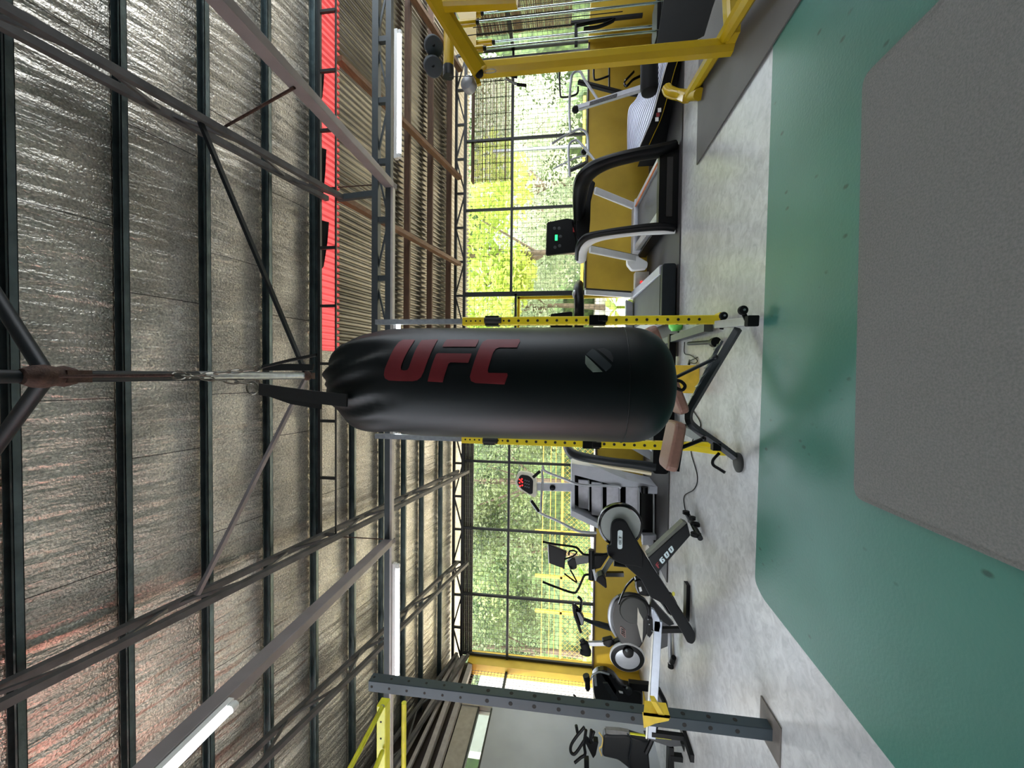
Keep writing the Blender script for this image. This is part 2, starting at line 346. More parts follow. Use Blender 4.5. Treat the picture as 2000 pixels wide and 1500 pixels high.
# ---- roof
def foil():
    m = bpy.data.materials.new('foil_insulation'); m.use_nodes = True; n = m.node_tree.nodes; l = m.node_tree.links; b = n['Principled BSDF']
    tc = n.new('ShaderNodeTexCoord')
    no = n.new('ShaderNodeTexNoise'); no.inputs['Scale'].default_value = 2.2; no.inputs['Detail'].default_value = 5; l.new(tc.outputs['Object'], no.inputs['Vector'])
    sp = n.new('ShaderNodeTexNoise'); sp.inputs['Scale'].default_value = 70; sp.inputs['Detail'].default_value = 4; l.new(tc.outputs['Object'], sp.inputs['Vector'])
    mp = n.new('ShaderNodeMapping'); mp.inputs['Location'].default_value = (.2, -.24, 0); l.new(tc.outputs['Object'], mp.inputs[0])
    br = n.new('ShaderNodeTexBrick'); br.inputs['Scale'].default_value = 1; br.inputs['Brick Width'].default_value = 1.22; br.inputs['Row Height'].default_value = .545
    br.inputs['Mortar Size'].default_value = .004; br.inputs['Mortar Smooth'].default_value = .3; br.offset = .37
    br.inputs['Color1'].default_value = (.60, .57, .50, 1); br.inputs['Color2'].default_value = (.76, .72, .64, 1); br.inputs['Mortar'].default_value = (.14, .13, .12, 1)
    l.new(mp.outputs[0], br.inputs['Vector'])
    r = n.new('ShaderNodeMapRange'); r.inputs[1].default_value = .35; r.inputs[2].default_value = .7; r.inputs[3].default_value = .7; r.inputs[4].default_value = 1.25; l.new(no.outputs[0], r.inputs[0])
    r2 = n.new('ShaderNodeMapRange'); r2.inputs[1].default_value = .35; r2.inputs[2].default_value = .68; r2.inputs[3].default_value = .65; r2.inputs[4].default_value = 1.25; l.new(sp.outputs[0], r2.inputs[0])
    mu = n.new('ShaderNodeMath'); mu.operation = 'MULTIPLY'; l.new(r.outputs[0], mu.inputs[0]); l.new(r2.outputs[0], mu.inputs[1])
    vm = n.new('ShaderNodeVectorMath'); vm.operation = 'SCALE'; l.new(br.outputs['Color'], vm.inputs[0]); l.new(mu.outputs[0], vm.inputs['Scale'])
    l.new(vm.outputs[0], b.inputs['Base Color'])
    b.inputs['Metallic'].default_value = .85; b.inputs['Roughness'].default_value = .33
    bp = n.new('ShaderNodeBump'); bp.inputs['Strength'].default_value = .55; bp.inputs['Distance'].default_value = .012; l.new(sp.outputs[0], bp.inputs['Height'])
    n3 = n.new('ShaderNodeTexNoise'); n3.inputs['Scale'].default_value = 3; n3.inputs['Detail'].default_value = 3; m3 = n.new('ShaderNodeMapping'); m3.inputs['Scale'].default_value = (4, .8, 1)
    l.new(tc.outputs['Object'], m3.inputs[0]); l.new(m3.outputs[0], n3.inputs['Vector'])
    b2 = n.new('ShaderNodeBump'); b2.inputs['Strength'].default_value = .6; b2.inputs['Distance'].default_value = .06; l.new(n3.outputs[0], b2.inputs['Height']); l.new(bp.outputs[0], b2.inputs['Normal'])
    l.new(b2.outputs[0], b.inputs['Normal'])
    return m
foil_m = foil()
pys = [roofpt(x, 850, -.07).y for x in (25, 245, 405, 525, 615, 690, 747, 790, 825, 862)]
allp = sorted([pys[0]-.53*k for k in range(1, 12)]+pys)
random.seed(5)
ribj = [random.uniform(-.4, 1) for _ in range(400)]
def ribz(x, period=.105, amp=.009):
    k = math.floor(x/period); t = (x/period-k)
    v = math.exp(-((t-.5)/.16)**2)
    return -amp*v*(.7+.5*ribj[(k+100) % 400])
def roof_sheet(name, x0, x1, y0, y1, zf, mat, dx=.025, ylist=None, thick=0):
    nx = int((x1-x0)/dx); m = MB(); ys = ylist
    for j, y in enumerate(ys):
        for i in range(nx+1):
            x = x0+(x1-x0)*i/nx; m.v.append(Vector((x, y, zf(x, y))))
    for j in range(len(ys)-1):
        for i in range(nx):
            a = j*(nx+1)+i; m.f.append((a, a+1, a+nx+2, a+nx+1)); m.m.append(0)
    return m.build(name, mat, smooth=False, recalc=False)
def yl(y0, y1, n=6):
    out = [y0]
    ps = [p for p in allp if y0 < p < y1 - .01]
    seg = [y0]+ps+[y1]
    for a, b in zip(seg, seg[1:]):
        for k in range(1, n+1): out.append(a+(b-a)*k/n)
    return out
def sag(x, y):
    ps = allp
    for a, b in zip(ps, ps[1:]):
        if a <= y <= b:
            t = (y-a)/(b-a); k = int((x+20)/1.22); q = .5+.5*math.sin(k*2.3+int(a*7))
            return -(.006+.016*q)*math.sin(math.pi*t)
    return 0
XS = .25; YE_ = roofpt(622, 400).y
for x0, x1, y1, lb in ((XL-.3, XS, D+.55, 'left part of the foil lined roof'), (XS, XR+.4, YE_, 'right part of the foil lined roof')):
    o = roof_sheet('ceiling', x0, x1, YB, y1, lambda x, y: rz(y)+ribz(x)+sag(x, y), foil_m, ylist=yl(YB, y1))
    o.data.polygons.foreach_set('use_smooth', [True]*len(o.data.polygons)); struct(o, lb, 'ceiling')
    sh = MB(); sh.add([(x0, YB, rz(YB)+.03), (x1, YB, rz(YB)+.03), (x1, y1, rz(y1)+.03), (x0, y1, rz(y1)+.03)], [(0, 1, 2, 3)])
    sh.build('roof_backing', M('roof_sheet_top', (160, 70, 66), .5), o, recalc=False)
pink = M('red_translucent_roof_sheet', (176, 72, 70), .55, ns=5, na=.08, trans=.3)
def corr(x, p=.08, a=.02): return a*math.sin(2*math.pi*x/p)
def trap(x, p, a):
    t = (x/p) % 1.; return a*max(0, min(1, 3-abs(t-.5)*8))
YP_ = roofpt(660, 400, .015).y
o = roof_sheet('ceiling', XS, XR+.4, 4.12, 4.52, lambda x, y: rz(y)+.034+trap(x, .075, -.04), pink, dx=.009, ylist=[YE_-.06, (YE_+YP_)/2, YP_]); struct(o, 'sunlit red roof sheet edge between the two roofs', 'ceiling')
oldgalv = M('old_galvanised_sheet', (128, 124, 114), .3, .8, ns=2.5, na=.35, bump=.15, stretch=(1, .35, 1))
yy = [YP_-.03+(D+.7-YP_+.03)*k/4 for k in range(5)]
o = roof_sheet('ceiling', XS, XR+.4, 0, 0, lambda x, y: rz(y)+.045+corr(x), oldgalv, dx=.0095, ylist=yy); struct(o, 'old corrugated iron roof beyond the foil roof', 'ceiling')
o.data.polygons.foreach_set('use_smooth', [True]*len(o.data.polygons))
# torn insulation flaps against the red sheet
fl = MB()
for (a, b, w) in ((430, 520, 16), (288, 385, 11), (135, 190, 7)):
    ps = [roofpt(626, a, -.01), roofpt(626+w, a+4, -.03), roofpt(626+w*.8, (a+b)/2, -.03), roofpt(627+w*.3, b, -.01), roofpt(626, b+8, -.01)]
    fl.prism(ps, (0, 0, -.004))
tag(fl.build('insulation_flap', black_matte), 'ragged dark ends of roof insulation hanging against the red sheet', 'insulation', kind='stuff')
# ---- purlins
ordn = ['first', 'second', 'third', 'fourth', 'fifth', 'sixth', 'seventh', 'eighth', 'ninth', 'tenth', 'eleventh', 'twelfth', 'thirteenth', 'fourteenth']
def cpurlin(y, x0, x1, label, mat=purlin_green, h=.075, w=.045):
    zt = rz(y)-.022; th = .004; m = MB()
    m.bx(x0, x1, y+w/2-th, y+w/2, zt-h, zt).bx(x0, x1, y-w/2, y+w/2, zt-h, zt-h+th).bx(x0, x1, y-w/2, y+w/2, zt-th, zt).bx(x0, x1, y-w/2, y-w/2+th, zt-h, zt-h+.018)
    tag(m.build('roof_purlin', mat), label, 'purlin', 'steel purlins under the foil roof')
vis = [p for p in allp if p > 1.2]
for k, y in enumerate(sorted(vis)[::-1]):
    lab = ('%s green steel roof purlin counted from the front windows' % ordn[k])
    cpurlin(y, XL-.2, XR+.3 if y < 4.2 else XS, lab)
for k, (xx, ym) in enumerate(((790, 400), (835, 400), (872, 400))):
    y = roofpt(xx, ym).y
    m = MB(); m.bar((XS, y, rz(y)-.045), (XR+.3, y, rz(y)-.045), .05, .09)
    tag(m.build('wooden_batten', wood_x), ['uppermost', 'middle', 'lowest'][k]+' of three dark wooden battens under the old corrugated roof', 'batten', 'wooden battens under the corrugated roof')
for k, (X, lb) in enumerate(((2.03, 'left of three brown wooden rafters under the corrugated roof'), (3.6, 'middle of three brown wooden rafters under the corrugated roof'), (5.55, 'right of three brown wooden rafters under the corrugated roof'))):
    m = MB(); m.bar((X, 4.3, rz(4.3)-.145), (X, D-.05, rz(D-.05)-.145), .06, .095)
    tag(m.build('wooden_rafter', wood), lb, 'rafter', 'wooden rafters')
# ---- lattice trusses
def lattice(name, a, b, off, n, label, cat='truss', c=.045, web=.022, mat=truss_paint, group=None, zig=True, vert=False, cb=None):
    a = Vector(a); b = Vector(b); off = Vector(off); root = thing(name, label, cat, tuple(a), group)
    MB().bar(a, b, c, c).build('top_chord', mat, root); MB().bar(a+off, b+off, cb or c, cb or c).build('bottom_chord', mat, root)
    w = MB()
    if not zig:
        for i in range(n+1): p = a.lerp(b, i/n); MB().bar(p, p+off, web*1.5, web*1.5).build('rung', mat, root)
        return root
    for i in range(n):
        p = a.lerp(b, i/n); q = a.lerp(b, (i+1)/n)
        if vert: w.bar(p, p+off, web*1.5, web*1.5)
        if zig:
            if i % 2 == 0: w.bar(p+off, q, web, web)
            else: w.bar(p, q+off, web, web)
    if vert: w.bar(b, b+off, web*1.5, web*1.5)
    w.build('lattice_web', mat, root); return root
def sl(x, y, o): return (x, y, rz(y)+o)
lattice('roof_truss', sl(1.93, -3.9, -.16), sl(1.93, 4.12, -.16), (0, 0, -.19), 16, 'mauve painted lattice roof truss on the right side of the punching bag', 'truss', .05, .022)
lattice('roof_truss', sl(-1.82, -3.9, -.16), sl(-1.82, 7.15, -.16), (0, 0, -.19), 22, 'lattice roof truss on the left of the punching bag running down to the front windows', 'truss', .05, .022)
lattice('roof_truss', sl(-3.55, -3.9, -.16), sl(-3.55, 7.15, -.16), (0, 0, -.19), 22, 'lattice roof truss nearest the left wall', 'truss', .05, .022)
lattice('roof_truss', sl(-5.3, 1.5, -.16), sl(-5.3, 7.15, -.16), (0, 0, -.22), 9, 'lattice truss along the left wall top', 'truss', .05, .022)
lattice('eave_truss', (XL, D+.0, Z0-.055), (XR, D+.0, Z0-.055), (0, 0, -.17), 18, 'long black lattice beam above the front windows', 'truss', .05, .024, frame_black, vert=True)
# eave lattice of the foil roof
ze1, ze2 = aY(624, 400, 4.08).z, aY(656, 400, 4.08).z
lattice('edge_truss', (-1.82, 4.08, ze1), (XR, 4.08, ze1), (0, 0, ze2-ze1), 12, 'thin ladder-like lattice under the edge of the foil roof', 'truss', .035, .02, frame_black, zig=False, vert=True, cb=.016)
# girder
YG = 4.1
zg1, zg2 = aY(735, 400, YG).z, aY(760, 400, YG).z
root = thing('girder', 'dark steel lattice girder across the gym carrying the tube lights', 'girder', (XR, YG, zg2))
MB().bx(.1, XR+.1, YG-.035, YG+.035, zg1-.035, zg1+.035).build('top_chord', girder_paint, root)
MB().bx(XL, XR+.1, YG-.03, YG+.03, zg2-.03, zg2+.03).build('bottom_chord', girder_paint, root)
w = MB(); vy = [79, 198, 317, 430, 544, -40]; vxs = sorted([aY(745, y, YG).x for y in vy]); vxs = [vxs[0]-.62]+vxs
for i, x in enumerate(vxs): w.bx(x-.028, x+.028, YG-.025, YG+.025, zg2, zg1)
for i in range(len(vxs)-1):
    z0, z1 = (zg1, zg2) if i % 2 else (zg2, zg1)
    w.bar((vxs[i], YG, z0), (vxs[i+1], YG, z1), .02, .02)
w.build('lattice_web', girder_paint, root)
lit_underside_m = M('lit_underside_pale', (176, 172, 168), .45)  # pale colour stands for light on the girder's bottom face
MB().bx(.2, 2.02, YG-.03, YG+.03, zg2-.055, zg2-.031).bx(-5.4, -.6, YG-.03, YG+.03, zg2-.055, zg2-.031).build('lit_underside', lit_underside_m, root, label='pale strip painted as the lit underside of the girder')
beam_paint = M('grey_lilac_beam', (128, 122, 124), .5, .1, ns=5, na=.12)
bzr = aY(762, 355, YG).z
for X, lb in ((2.03, 'grey steel tie beam running overhead on the right of the punching bag'), (-1.86, 'grey steel tie beam running overhead on the left of the punching bag')):
    tag(MB().bar((X, YB, bzr), (X, YG-.02, bzr), .07, .10).bar((X, YG-.1, bzr+.0), (X, YG+.05, bzr-.03), .05, .06).build('tie_beam', beam_paint, bevel=.006), lb, 'beam')
tag(MB().bar((1.93, 4.12, rz(4.12)-.3), (1.95, YG+.0, zg1+.02), .06, .05).build('hanger_post', girder_paint), 'short dark post from the truss end down to the girder', 'post')
# thin hanger rods
for a, b, lb in ((aY(660, 366, 4.2), aY(755, 359, 4.15), 'thin rod above the right end of the tie beam'), (aY(640, 1047, 4.15), aY(748, 1053, 4.1), 'thin rod above the left end of the tie beam'), (roofpt(440, 247, -.3), aZ(575, 171, bzr), 'thin rusty rod between the right truss and tie beam')):
    tag(MB().cyl(a, b, .006 if 'rusty' not in lb else .011, 6).build('hanger_rod', rust), lb, 'rod')
# ---- tube lights
def tube_light(a, b, label, r=.02):
    a = Vector(a); b = Vector(b); root = thing('tube_light', label, 'light', tuple(a), 'fluorescent tube lights')
    d = (b-a).normalized()
    MB().bar(a-d*.03+Vector((0, 0, .035)), b+d*.03+Vector((0, 0, .035)), .05, .035).build('fixture_body', white, root)
    MB().cyl(a+d*.02, b-d*.02, r, 12).build('lamp_tube', tube_glow, root, smooth=True, label='glowing white tube')
    MB().cyl(a-d*.02, a+d*.02, r+.004, 10).cyl(b-d*.02, b+d*.02, r+.004, 10).build('end_cap', white, root)
zt = zg2-.114
tube_light((aY(775, 305, YG).x, YG, zt), (aY(775, 65, YG).x, YG, zt), 'lit tube light under the girder nearest the yellow cable machine')
tube_light((aY(772, 629, YG).x, YG, zt), (aY(772, 629, YG).x-1.2, YG, zt), 'lit tube light under the girder mostly hidden by the punching bag')
tube_light((aY(770, 1320, YG).x, YG, zt), (aY(770, 1105, YG).x, YG, zt), 'lit tube light under the girder above the spin bikes')
tube_light((-1.86, .55, bzr-.10), (-1.86, 1.92, bzr-.10), 'lit tube light on the left tie beam close to the camera')
# ---- bag hanging frame
ZP = 3.80; hub = aY(92, 735, 1.55); far = aZ(600, 734, hub.z)
root = thing('hanging_frame', 'grey pipe frame under the roof that carries the punching bag', 'frame', tuple(hub))
MB().cyl(hub+Vector((0, -1.6, 0)), far, .03, 14).build('main_pipe', dark_steel, root, smooth=True)
MB().cyl(aZ(385, 734, hub.z-.0), far, .031, 14).build('sleeve_pipe', galv, root, smooth=True, label='bright galvanised part of the pipe')
h2 = MB().lathe(hub+Vector((0, -.05, -.02)), (0, 1, 0), [(.035, -.05), (.05, -.02), (.055, .03), (.045, .07), (.052, .1), (.04, .14)], 14); h2.box(hub+Vector((0, .08, -.05)), (.06, .1, .04))
h2.build('pipe_coupling', rust, root, smooth=True, label='rusty coupling where the chain hangs')
for (x, y) in ((0, 590), (0, 862)):
    p = aZ(x, y, hub.z+.42); MB().cyl(hub, hub+(p-hub)*1.9, .032, 12).build('brace_pipe', dark_steel, root, smooth=True)
for (x, y) in ((392, 240), (385, 1162)):
    p = roofpt(x, y, -.33); MB().bar(p, far+Vector((.02 if y < 700 else -.02, -.02, 0)), .035, .028).build('brace_bar', dark_steel if y < 700 else beam_paint, root)
MB().ball(far+Vector((0, -.03, -.02)), .045, 10).bx(far.x-.03, far.x+.03, far.y-.02, far.y+.03, far.z-.06, rz(far.y)-.05).build('end_clamp', rust, root, smooth=True)
# closed back of the hall behind the viewer
struct(MB().bx(XL-.2, XR+.3, YB-.15, YB, 0, 6.0).build('wall_back', M('back_wall_grey', (54, 56, 55), .85)), 'grey back wall of the gym', 'wall')
struct(MB().bx(XR, XR+.15, YB, 1.0, 0, rz(YB)).build('wall_right', wall_grey), 'closed grey part of the right wall', 'wall')
struct(MB().bx(XL-.16, XL-.12, 1.5, D+.1, 3.0, 4.9).build('wall_left', M('gap_dark_panel', (44, 36, 34), .8)), 'dark panel added to block the bright gap between the left wall and the roof', 'wall')  # added dark panel, keeps the sky from showing above the left wall
struct(MB().bx(XL-.15, XL, YB, -.2, 0, 4.2).build('wall_left', M('dim_grey_wall', (70, 72, 72), .8)), 'closed grey part of the left wall beside the viewer', 'wall')
# ------------------------------------------------------------------ punching bag
BX, BY, BR = -.035, 1.55, .218
leather = M('black_green_leather', (6, 17, 18), .44, ns=3, na=.25, bump=.05, bscale=300, spec=.3, dist=.003)
strap_m = M('black_webbing', (18, 22, 21), .75, ns=80, na=.2)
red_print = M('faded_red_print', (124, 24, 32), .55, ns=6, na=.15)
pale_print = M('grey_green_print', (120, 134, 122), .6, ns=40, na=.15)
slate_print = M('slate_print', (36, 46, 50), .55, ns=20, na=.1)
bag = thing('punching_bag', 'large black leather punching bag with red lettering hanging in the middle of the gym', 'punching bag', (BX, BY, 1.7))
zb = aY(1314, 740, BY-.0).z; ztp = aY(632, 740, BY-.12).z
prof = []
L = ztp-zb
for i in range(15):
    a = math.pi/2*i/14; prof.append((BR*math.sin(a)**.8 if i else .0, zb+.17*(1-math.cos(a)**.88)))
prof += [(BR, zb+.17+(L-.17-.26)*k/16) for k in range(1, 17)]
zt0 = prof[-1][1]
for k in range(1, 11):
    t = k/10; prof.append((BR*(1-.16*t*t-.30*t**5), zt0+.26*t))
seg = 96; m = MB(); rim = len(prof)-1
def fold(th, z):
    t = max(0, (z-(ztp-.34))/.34)
    if t <= 0: return 0
    return -t*.055*(max(0, math.sin(th*4+2.2*t+.6))**4) - t*.03*max(0, math.sin(th*7+5*t+1))**2 - t*.012*math.sin(th*13+4*t) - t*t*.012*math.sin(th*2+1)
for (r, z) in prof:
    for k in range(seg):
        th = 2*math.pi*k/seg; rr = r+fold(th, z) if r > .05 else r
        m.v.append(Vector((BX+rr*math.cos(th), BY+rr*math.sin(th), z+(.016*math.sin(3*th+1)*max(0, (z-zt0)/.26)))))
for i in range(len(prof)-1):
    for k in range(seg): m.f.append((i*seg+k, i*seg+(k+1)%seg, (i+1)*seg+(k+1)%seg, (i+1)*seg+k)); m.m.append(0)
o0 = len(m.v)
for rr, dz in ((.9, -.005), (.86, -.06), (.5, -.05), (.05, -.03)):
    for k in range(seg):
        th = 2*math.pi*k/seg; r = (prof[-1][0]+fold(th, ztp))*rr; m.v.append(Vector((BX+r*math.cos(th), BY+r*math.sin(th), ztp+dz+.016*math.sin(3*th+1)*(1 if rr > .8 else 0))))
for j in range(4):
    for k in range(seg):
        a = (rim*seg if j == 0 else o0+(j-1)*seg); b = o0+j*seg
        m.f.append((a+k, a+(k+1)%seg, b+(k+1)%seg, b+k)); m.m.append(0)
m.build('bag_body', leather, bag, smooth=True)
MB().tube([(BX+(BR+.001)*math.cos(t*math.pi/24), BY+(BR+.001)*math.sin(t*math.pi/24), zb+.19) for t in range(48)], .0018, 5, True).build('seam', leather, bag)
def onbag(x, y, off=.0):
    d = ray(x, y); R = BR+off; ox, oy = -BX, -BY
    a = d.x**2+d.y**2; b = 2*(ox*d.x+oy*d.y); c = ox*ox+oy*oy-R*R
    disc = b*b-4*a*c; t = (-b-math.sqrt(max(disc, 0)))/(2*a); p = CAM+d*t
    return math.atan2(p.y-BY, p.x-BX), p.z
def decal(name, polys, mat, label=None, off=.0022):
    me = bpy.data.meshes.new(name); bm = bmesh.new()
    for poly in polys:
        vs = []
        for (x, y) in poly:
            th, z = onbag(x, y); vs.append(bm.verts.new((th*BR, z, 0)))
        f = bm.faces.new(vs)
    bmesh.ops.triangulate(bm, faces=bm.faces[:])
    xs = [v.co.x for v in bm.verts]; x = min(xs); 
    while x < max(xs):
        bmesh.ops.bisect_plane(bm, geom=bm.verts[:]+bm.edges[:]+bm.faces[:], plane_co=(x, 0, 0), plane_no=(1, 0, 0)); x += .008
    for v in bm.verts:
        th = v.co.x/BR; z = v.co.y; R = BR+off; v.co = Vector((BX+R*math.cos(th), BY+R*math.sin(th), z))
    for f in bm.faces:
        c = f.calc_center_median(); f.normal_update()
        if f.normal.dot(Vector((c.x-BX, c.y-BY, 0))) < 0: f.normal_flip()
    bm.to_mesh(me); bm.free(); me.materials.append(mat)
    me.polygons.foreach_set('use_smooth', [True]*len(me.polygons))
    o = bpy.data.objects.new(name, me); C.objects.link(o); o.parent = bag; o.matrix_parent_inverse = bag.matrix_world.inverted()
    if label: o['label'] = label
z7 = lambda L: [(720+a/5.5556, 620+b/5.5556) for a, b in L]
z8 = lambda L: [(1050+a/5.5556, 620+b/5.5556) for a, b in L]
decal('letter', [z7([(375,245),(505,245),(470,300),(415,390),(365,500),(352,545),(358,570),(385,577),(420,572),(440,545),(480,430),(530,320),(575,250),(755,240),(715,310),(660,430),(600,590),(570,650),(530,682),(480,692),(330,690),(220,684),(180,662),(168,625),(178,560),(215,470),(290,320),(330,270)])], red_print, 'faded red letter U')
decal('letter', [z7([(850,243),(1195,243),(1190,270),(1162,322),(800,322),(820,280)]), z7([(735,400),(760,390),(1118,395),(1108,430),(1082,495),(890,490),(868,505),(805,705),(642,695),(665,600)])], red_print, 'faded red letter F')
decal('letter', [z7([(1290,243),(1635,240),(1645,262),(1610,330),(1420,330),(1380,345),(1352,385),(1293,575),(1302,602),(1505,606),(1510,630),(1475,728),(1160,712),(1112,690),(1100,645),(1135,520),(1205,330),(1240,268)])], red_print, 'faded red letter C')
decal('badge', [z8([(518,412),(705,592),(600,597),(540,540),(515,500)])], pale_print, 'pale green lower stripe of the round badge')
decal('badge', [z8([(525,402),(590,345),(615,352),(805,520),(790,550),(740,588)])], slate_print)
decal('badge', [z8([(640,345),(720,335),(790,372),(820,440),(815,488)])], M('dark_print', (22, 27, 29), .6))
# straps, rings, chain
ringp = aY(505, 762, 1.40); top1 = aY(497, 757, 1.42)
def band(mb, pts, w, th, wdir):
    wdir = Vector(wdir).normalized(); n = len(pts); vs = []
    for i, p in enumerate(pts):
        p = Vector(p); t = (Vector(pts[min(i+1, n-1)])-Vector(pts[max(i-1, 0)])).normalized(); s = (wdir-t*wdir.dot(t)).normalized(); q = t.cross(s)
        vs += [p-s*w/2-q*th/2, p+s*w/2-q*th/2, p+s*w/2+q*th/2, p-s*w/2+q*th/2]
    fs = [(0,1,2,3), tuple(4*(n-1)+k for k in (3,2,1,0))]
    for i in range(n-1):
        for k in range(4): fs.append((i*4+k, i*4+(k+1)%4, (i+1)*4+(k+1)%4, (i+1)*4+k))
    mb.add(vs, fs)
fr = [aY(507, 760, 1.42), aY(560, 768, 1.385), aY(610, 775, 1.352), aY(645, 779, 1.338), aY(678, 782, 1.327)]
mb_ = MB(); band(mb_, fr, .046, .008, (1, 0, .1)); mb_.build('strap', strap_m, bag)
fr2 = [p+Vector((.003, .02, 0)) for p in fr[:4]]; mb_ = MB(); band(mb_, [aY(512, 762, 1.44), aY(570, 782, 1.43), aY(628, 792, 1.42)], .03, .006, (1, 0, .1)); mb_.build('strap', strap_m, bag)
for (a, b, w) in (((515, 718, 1.60), (612, 718, 1.62), .03), ((512, 717, 1.58), (618, 693, 1.50), .012)):
    mb_ = MB(); band(mb_, [aY(*a), aY((a[0]+b[0])/2, (a[1]+b[1])/2-1, (a[2]+b[2])/2), aY(*b)], w, .006, (1, .3, 0)); mb_.build('strap', strap_m, bag)
chrome = M('dull_chrome_chain', (140, 138, 128), .35, .85, ns=30, na=.3)
chain = thing('chain', 'steel chain linking the punching bag straps to the roof pipe', 'chain', tuple(aY(360, 733, 1.52)))
def link(mb, c, t, s, L=.034, W=.018, r=.003):
    t = Vector(t).normalized(); s = Vector(s); s = (s-t*s.dot(t)).normalized(); pts = []
    for k in range(16):
        a = 2*math.pi*k/16; pts.append(Vector(c)+t*math.cos(a)*L/2*(1 if True else 1)+s*math.sin(a)*W/2)
    mb.tube(pts, r, 6, True)
top = aY(118, 735, 1.55); car = aY(338, 733, 1.50)
MB().cyl(top, car, .007, 8).build('suspension_rod', rust, chain)
mb_ = MB(); link(mb_, car+Vector((0, 0, -.03)), (0, 0, 1), (1, 0, 0), .07, .034, .004); mb_.build('carabiner', chrome, chain)
def run(a, b, n, name):
    mb = MB(); a = Vector(a); b = Vector(b)
    for i in range(n):
        c = a.lerp(b, (i+.5)/n); link(mb, c, b-a, (1, 0, .1) if i % 2 else (0, 1, 0), (b-a).length/n*1.35, .018)
    mb.build(name, chrome, chain)
j = aY(372, 735, 1.50); run(car+Vector((0, 0, -.05)), j, 2, 'chain_run')
run(j, aY(488, 750, 1.42), 5, 'chain_run'); run(j, aY(495, 722, 1.57), 5, 'chain_run')
mb_ = MB(); link(mb_, aY(493, 758, 1.42), (0, 0, 1), (1, 0, 0), .05, .05, .0032); mb_.build('ring', chrome, chain)
mb_ = MB(); link(mb_, j, (0, 0, 1), (0, 1, 0), .045, .03, .004); mb_.build('ring', chrome, chain)
mb_ = MB(); link(mb_, aY(502, 719, 1.58), (0, 0, 1), (1, 0, 0), .04, .03, .003); mb_.build('ring', chrome, chain)
mb_ = MB(); lp = [aY(*p) for p in ((1316, 742, 1.5), (1330, 745, 1.5), (1338, 754, 1.5), (1332, 762, 1.5), (1320, 757, 1.5), (1312, 750, 1.5))]; mb_.tube(smoothpath(lp, 5), .006, 8); mb_.build('bottom_loop', strap_m, bag)
# ------------------------------------------------------------------ power rack
RY = 3.87
rack = thing('power_rack', 'yellow perforated power rack standing behind the punching bag', 'power rack', (-.07, RY, 0))
xr_, xl_ = aY(1200, 626, RY).x, aY(1150, 865, RY).x; ztR = aY(905, 626, RY).z
W = .078
def upright(x):
    m = MB(); m.bar((x, RY, 0), (x, RY, ztR), W, W, (0, 1, 0), ch=.006)
    zs = []; z = .35
    k = 0; z = .18
    while z < ztR-.45: zs.append((z, .0105)); z += .093
    z = ztR-.04
    while z > ztR-.42: zs.append((z, .006)); z -= .047
    for z, r in zs:
        for dy in (-W/2-.0008, W/2+.0008): m.lathe((x, RY+dy, z), (0, -1 if dy < 0 else 1, 0), [(r+.003, -.001), (r+.003, .0008), (r, .0004)], 12, 1)
        for dx in (-W/2-.0008, W/2+.0008): m.lathe((x+dx, RY, z), (-1 if dx < 0 else 1, 0, 0), [(r+.003, -.001), (r+.003, .0008), (r, .0004)], 12, 1)
    m.build('upright', [yellow, hole], rack)
upright(xr_); upright(xl_)
for (x, ya, yb) in ((xr_, 1150, 1182), (xl_, 1141, 1174)):
    z1, z0 = aY(ya, 640, RY).z, aY(yb, 640, RY).z; m = MB(); m.bx(x-.048, x+.048, RY-.055, RY+.045, z0, z1).bx(x-.02, x+.03, RY-.13, RY-.05, z0-.01, z0+.03).bx(x-.02, x+.03, RY-.135, RY-.12, z0-.01, z0+.075)
    m.build('barbell_hook', black, rack, bevel=.004)
for (x, ya, yb) in ((xr_, 949, 975), (xl_, 948, 970)):
    z1, z0 = aY(ya, 640, RY).z, aY(yb, 640, RY).z; m = MB(); m.bx(x-.046, x+.05, RY-.05, RY+.05, z0, z1).cyl((x, RY-.07, z1), (x, RY-.07, z0-.03), .028, 10); m.build('cable_tie_wrap', strap_m, rack, smooth=True, label='black strap wrapped round the upright')
base = M('graphite_base', (74, 80, 84), .4, .2)
m = MB().bx(xr_-.10, xr_-.02, 3.95, 5.9, .02, .10); m.build('base_rail', base, rack)
MB().bx(xl_+.02, xl_+.10, 3.95, 5.2, .02, .10).build('base_rail', base, rack)
MB().bx(xl_, xr_, 5.15, 5.23, .03, .11).build('crossmember', black, rack)
MB().bar((xl_, RY, .04), (xl_+.01, RY-.27, .04), .075, .06).bar((xl_, RY-.02, .33), (xl_, RY-.24, .06), .05, .05).build('front_foot', yellow, rack, bevel=.005)
MB().bar((xr_, RY, .04), (xr_, RY-.0, .04), .09, .06).bx(xr_-.06, xr_+.06, RY-.06, RY+.06, 0, .012).build('foot_plate', yellow, rack)
for x in (xr_, xl_):
    MB().bx(x-.025, x+.025, RY-.025, RY+.025, ztR-.02, zg2+.03).build('roof_tie_post', galv, rack, label='galvanised square tube joining the upright to the girder')
MB().bx(-.1, -.05, RY+.6, RY+.65, 0, .1).build('brace_stub', base, rack) if False else None
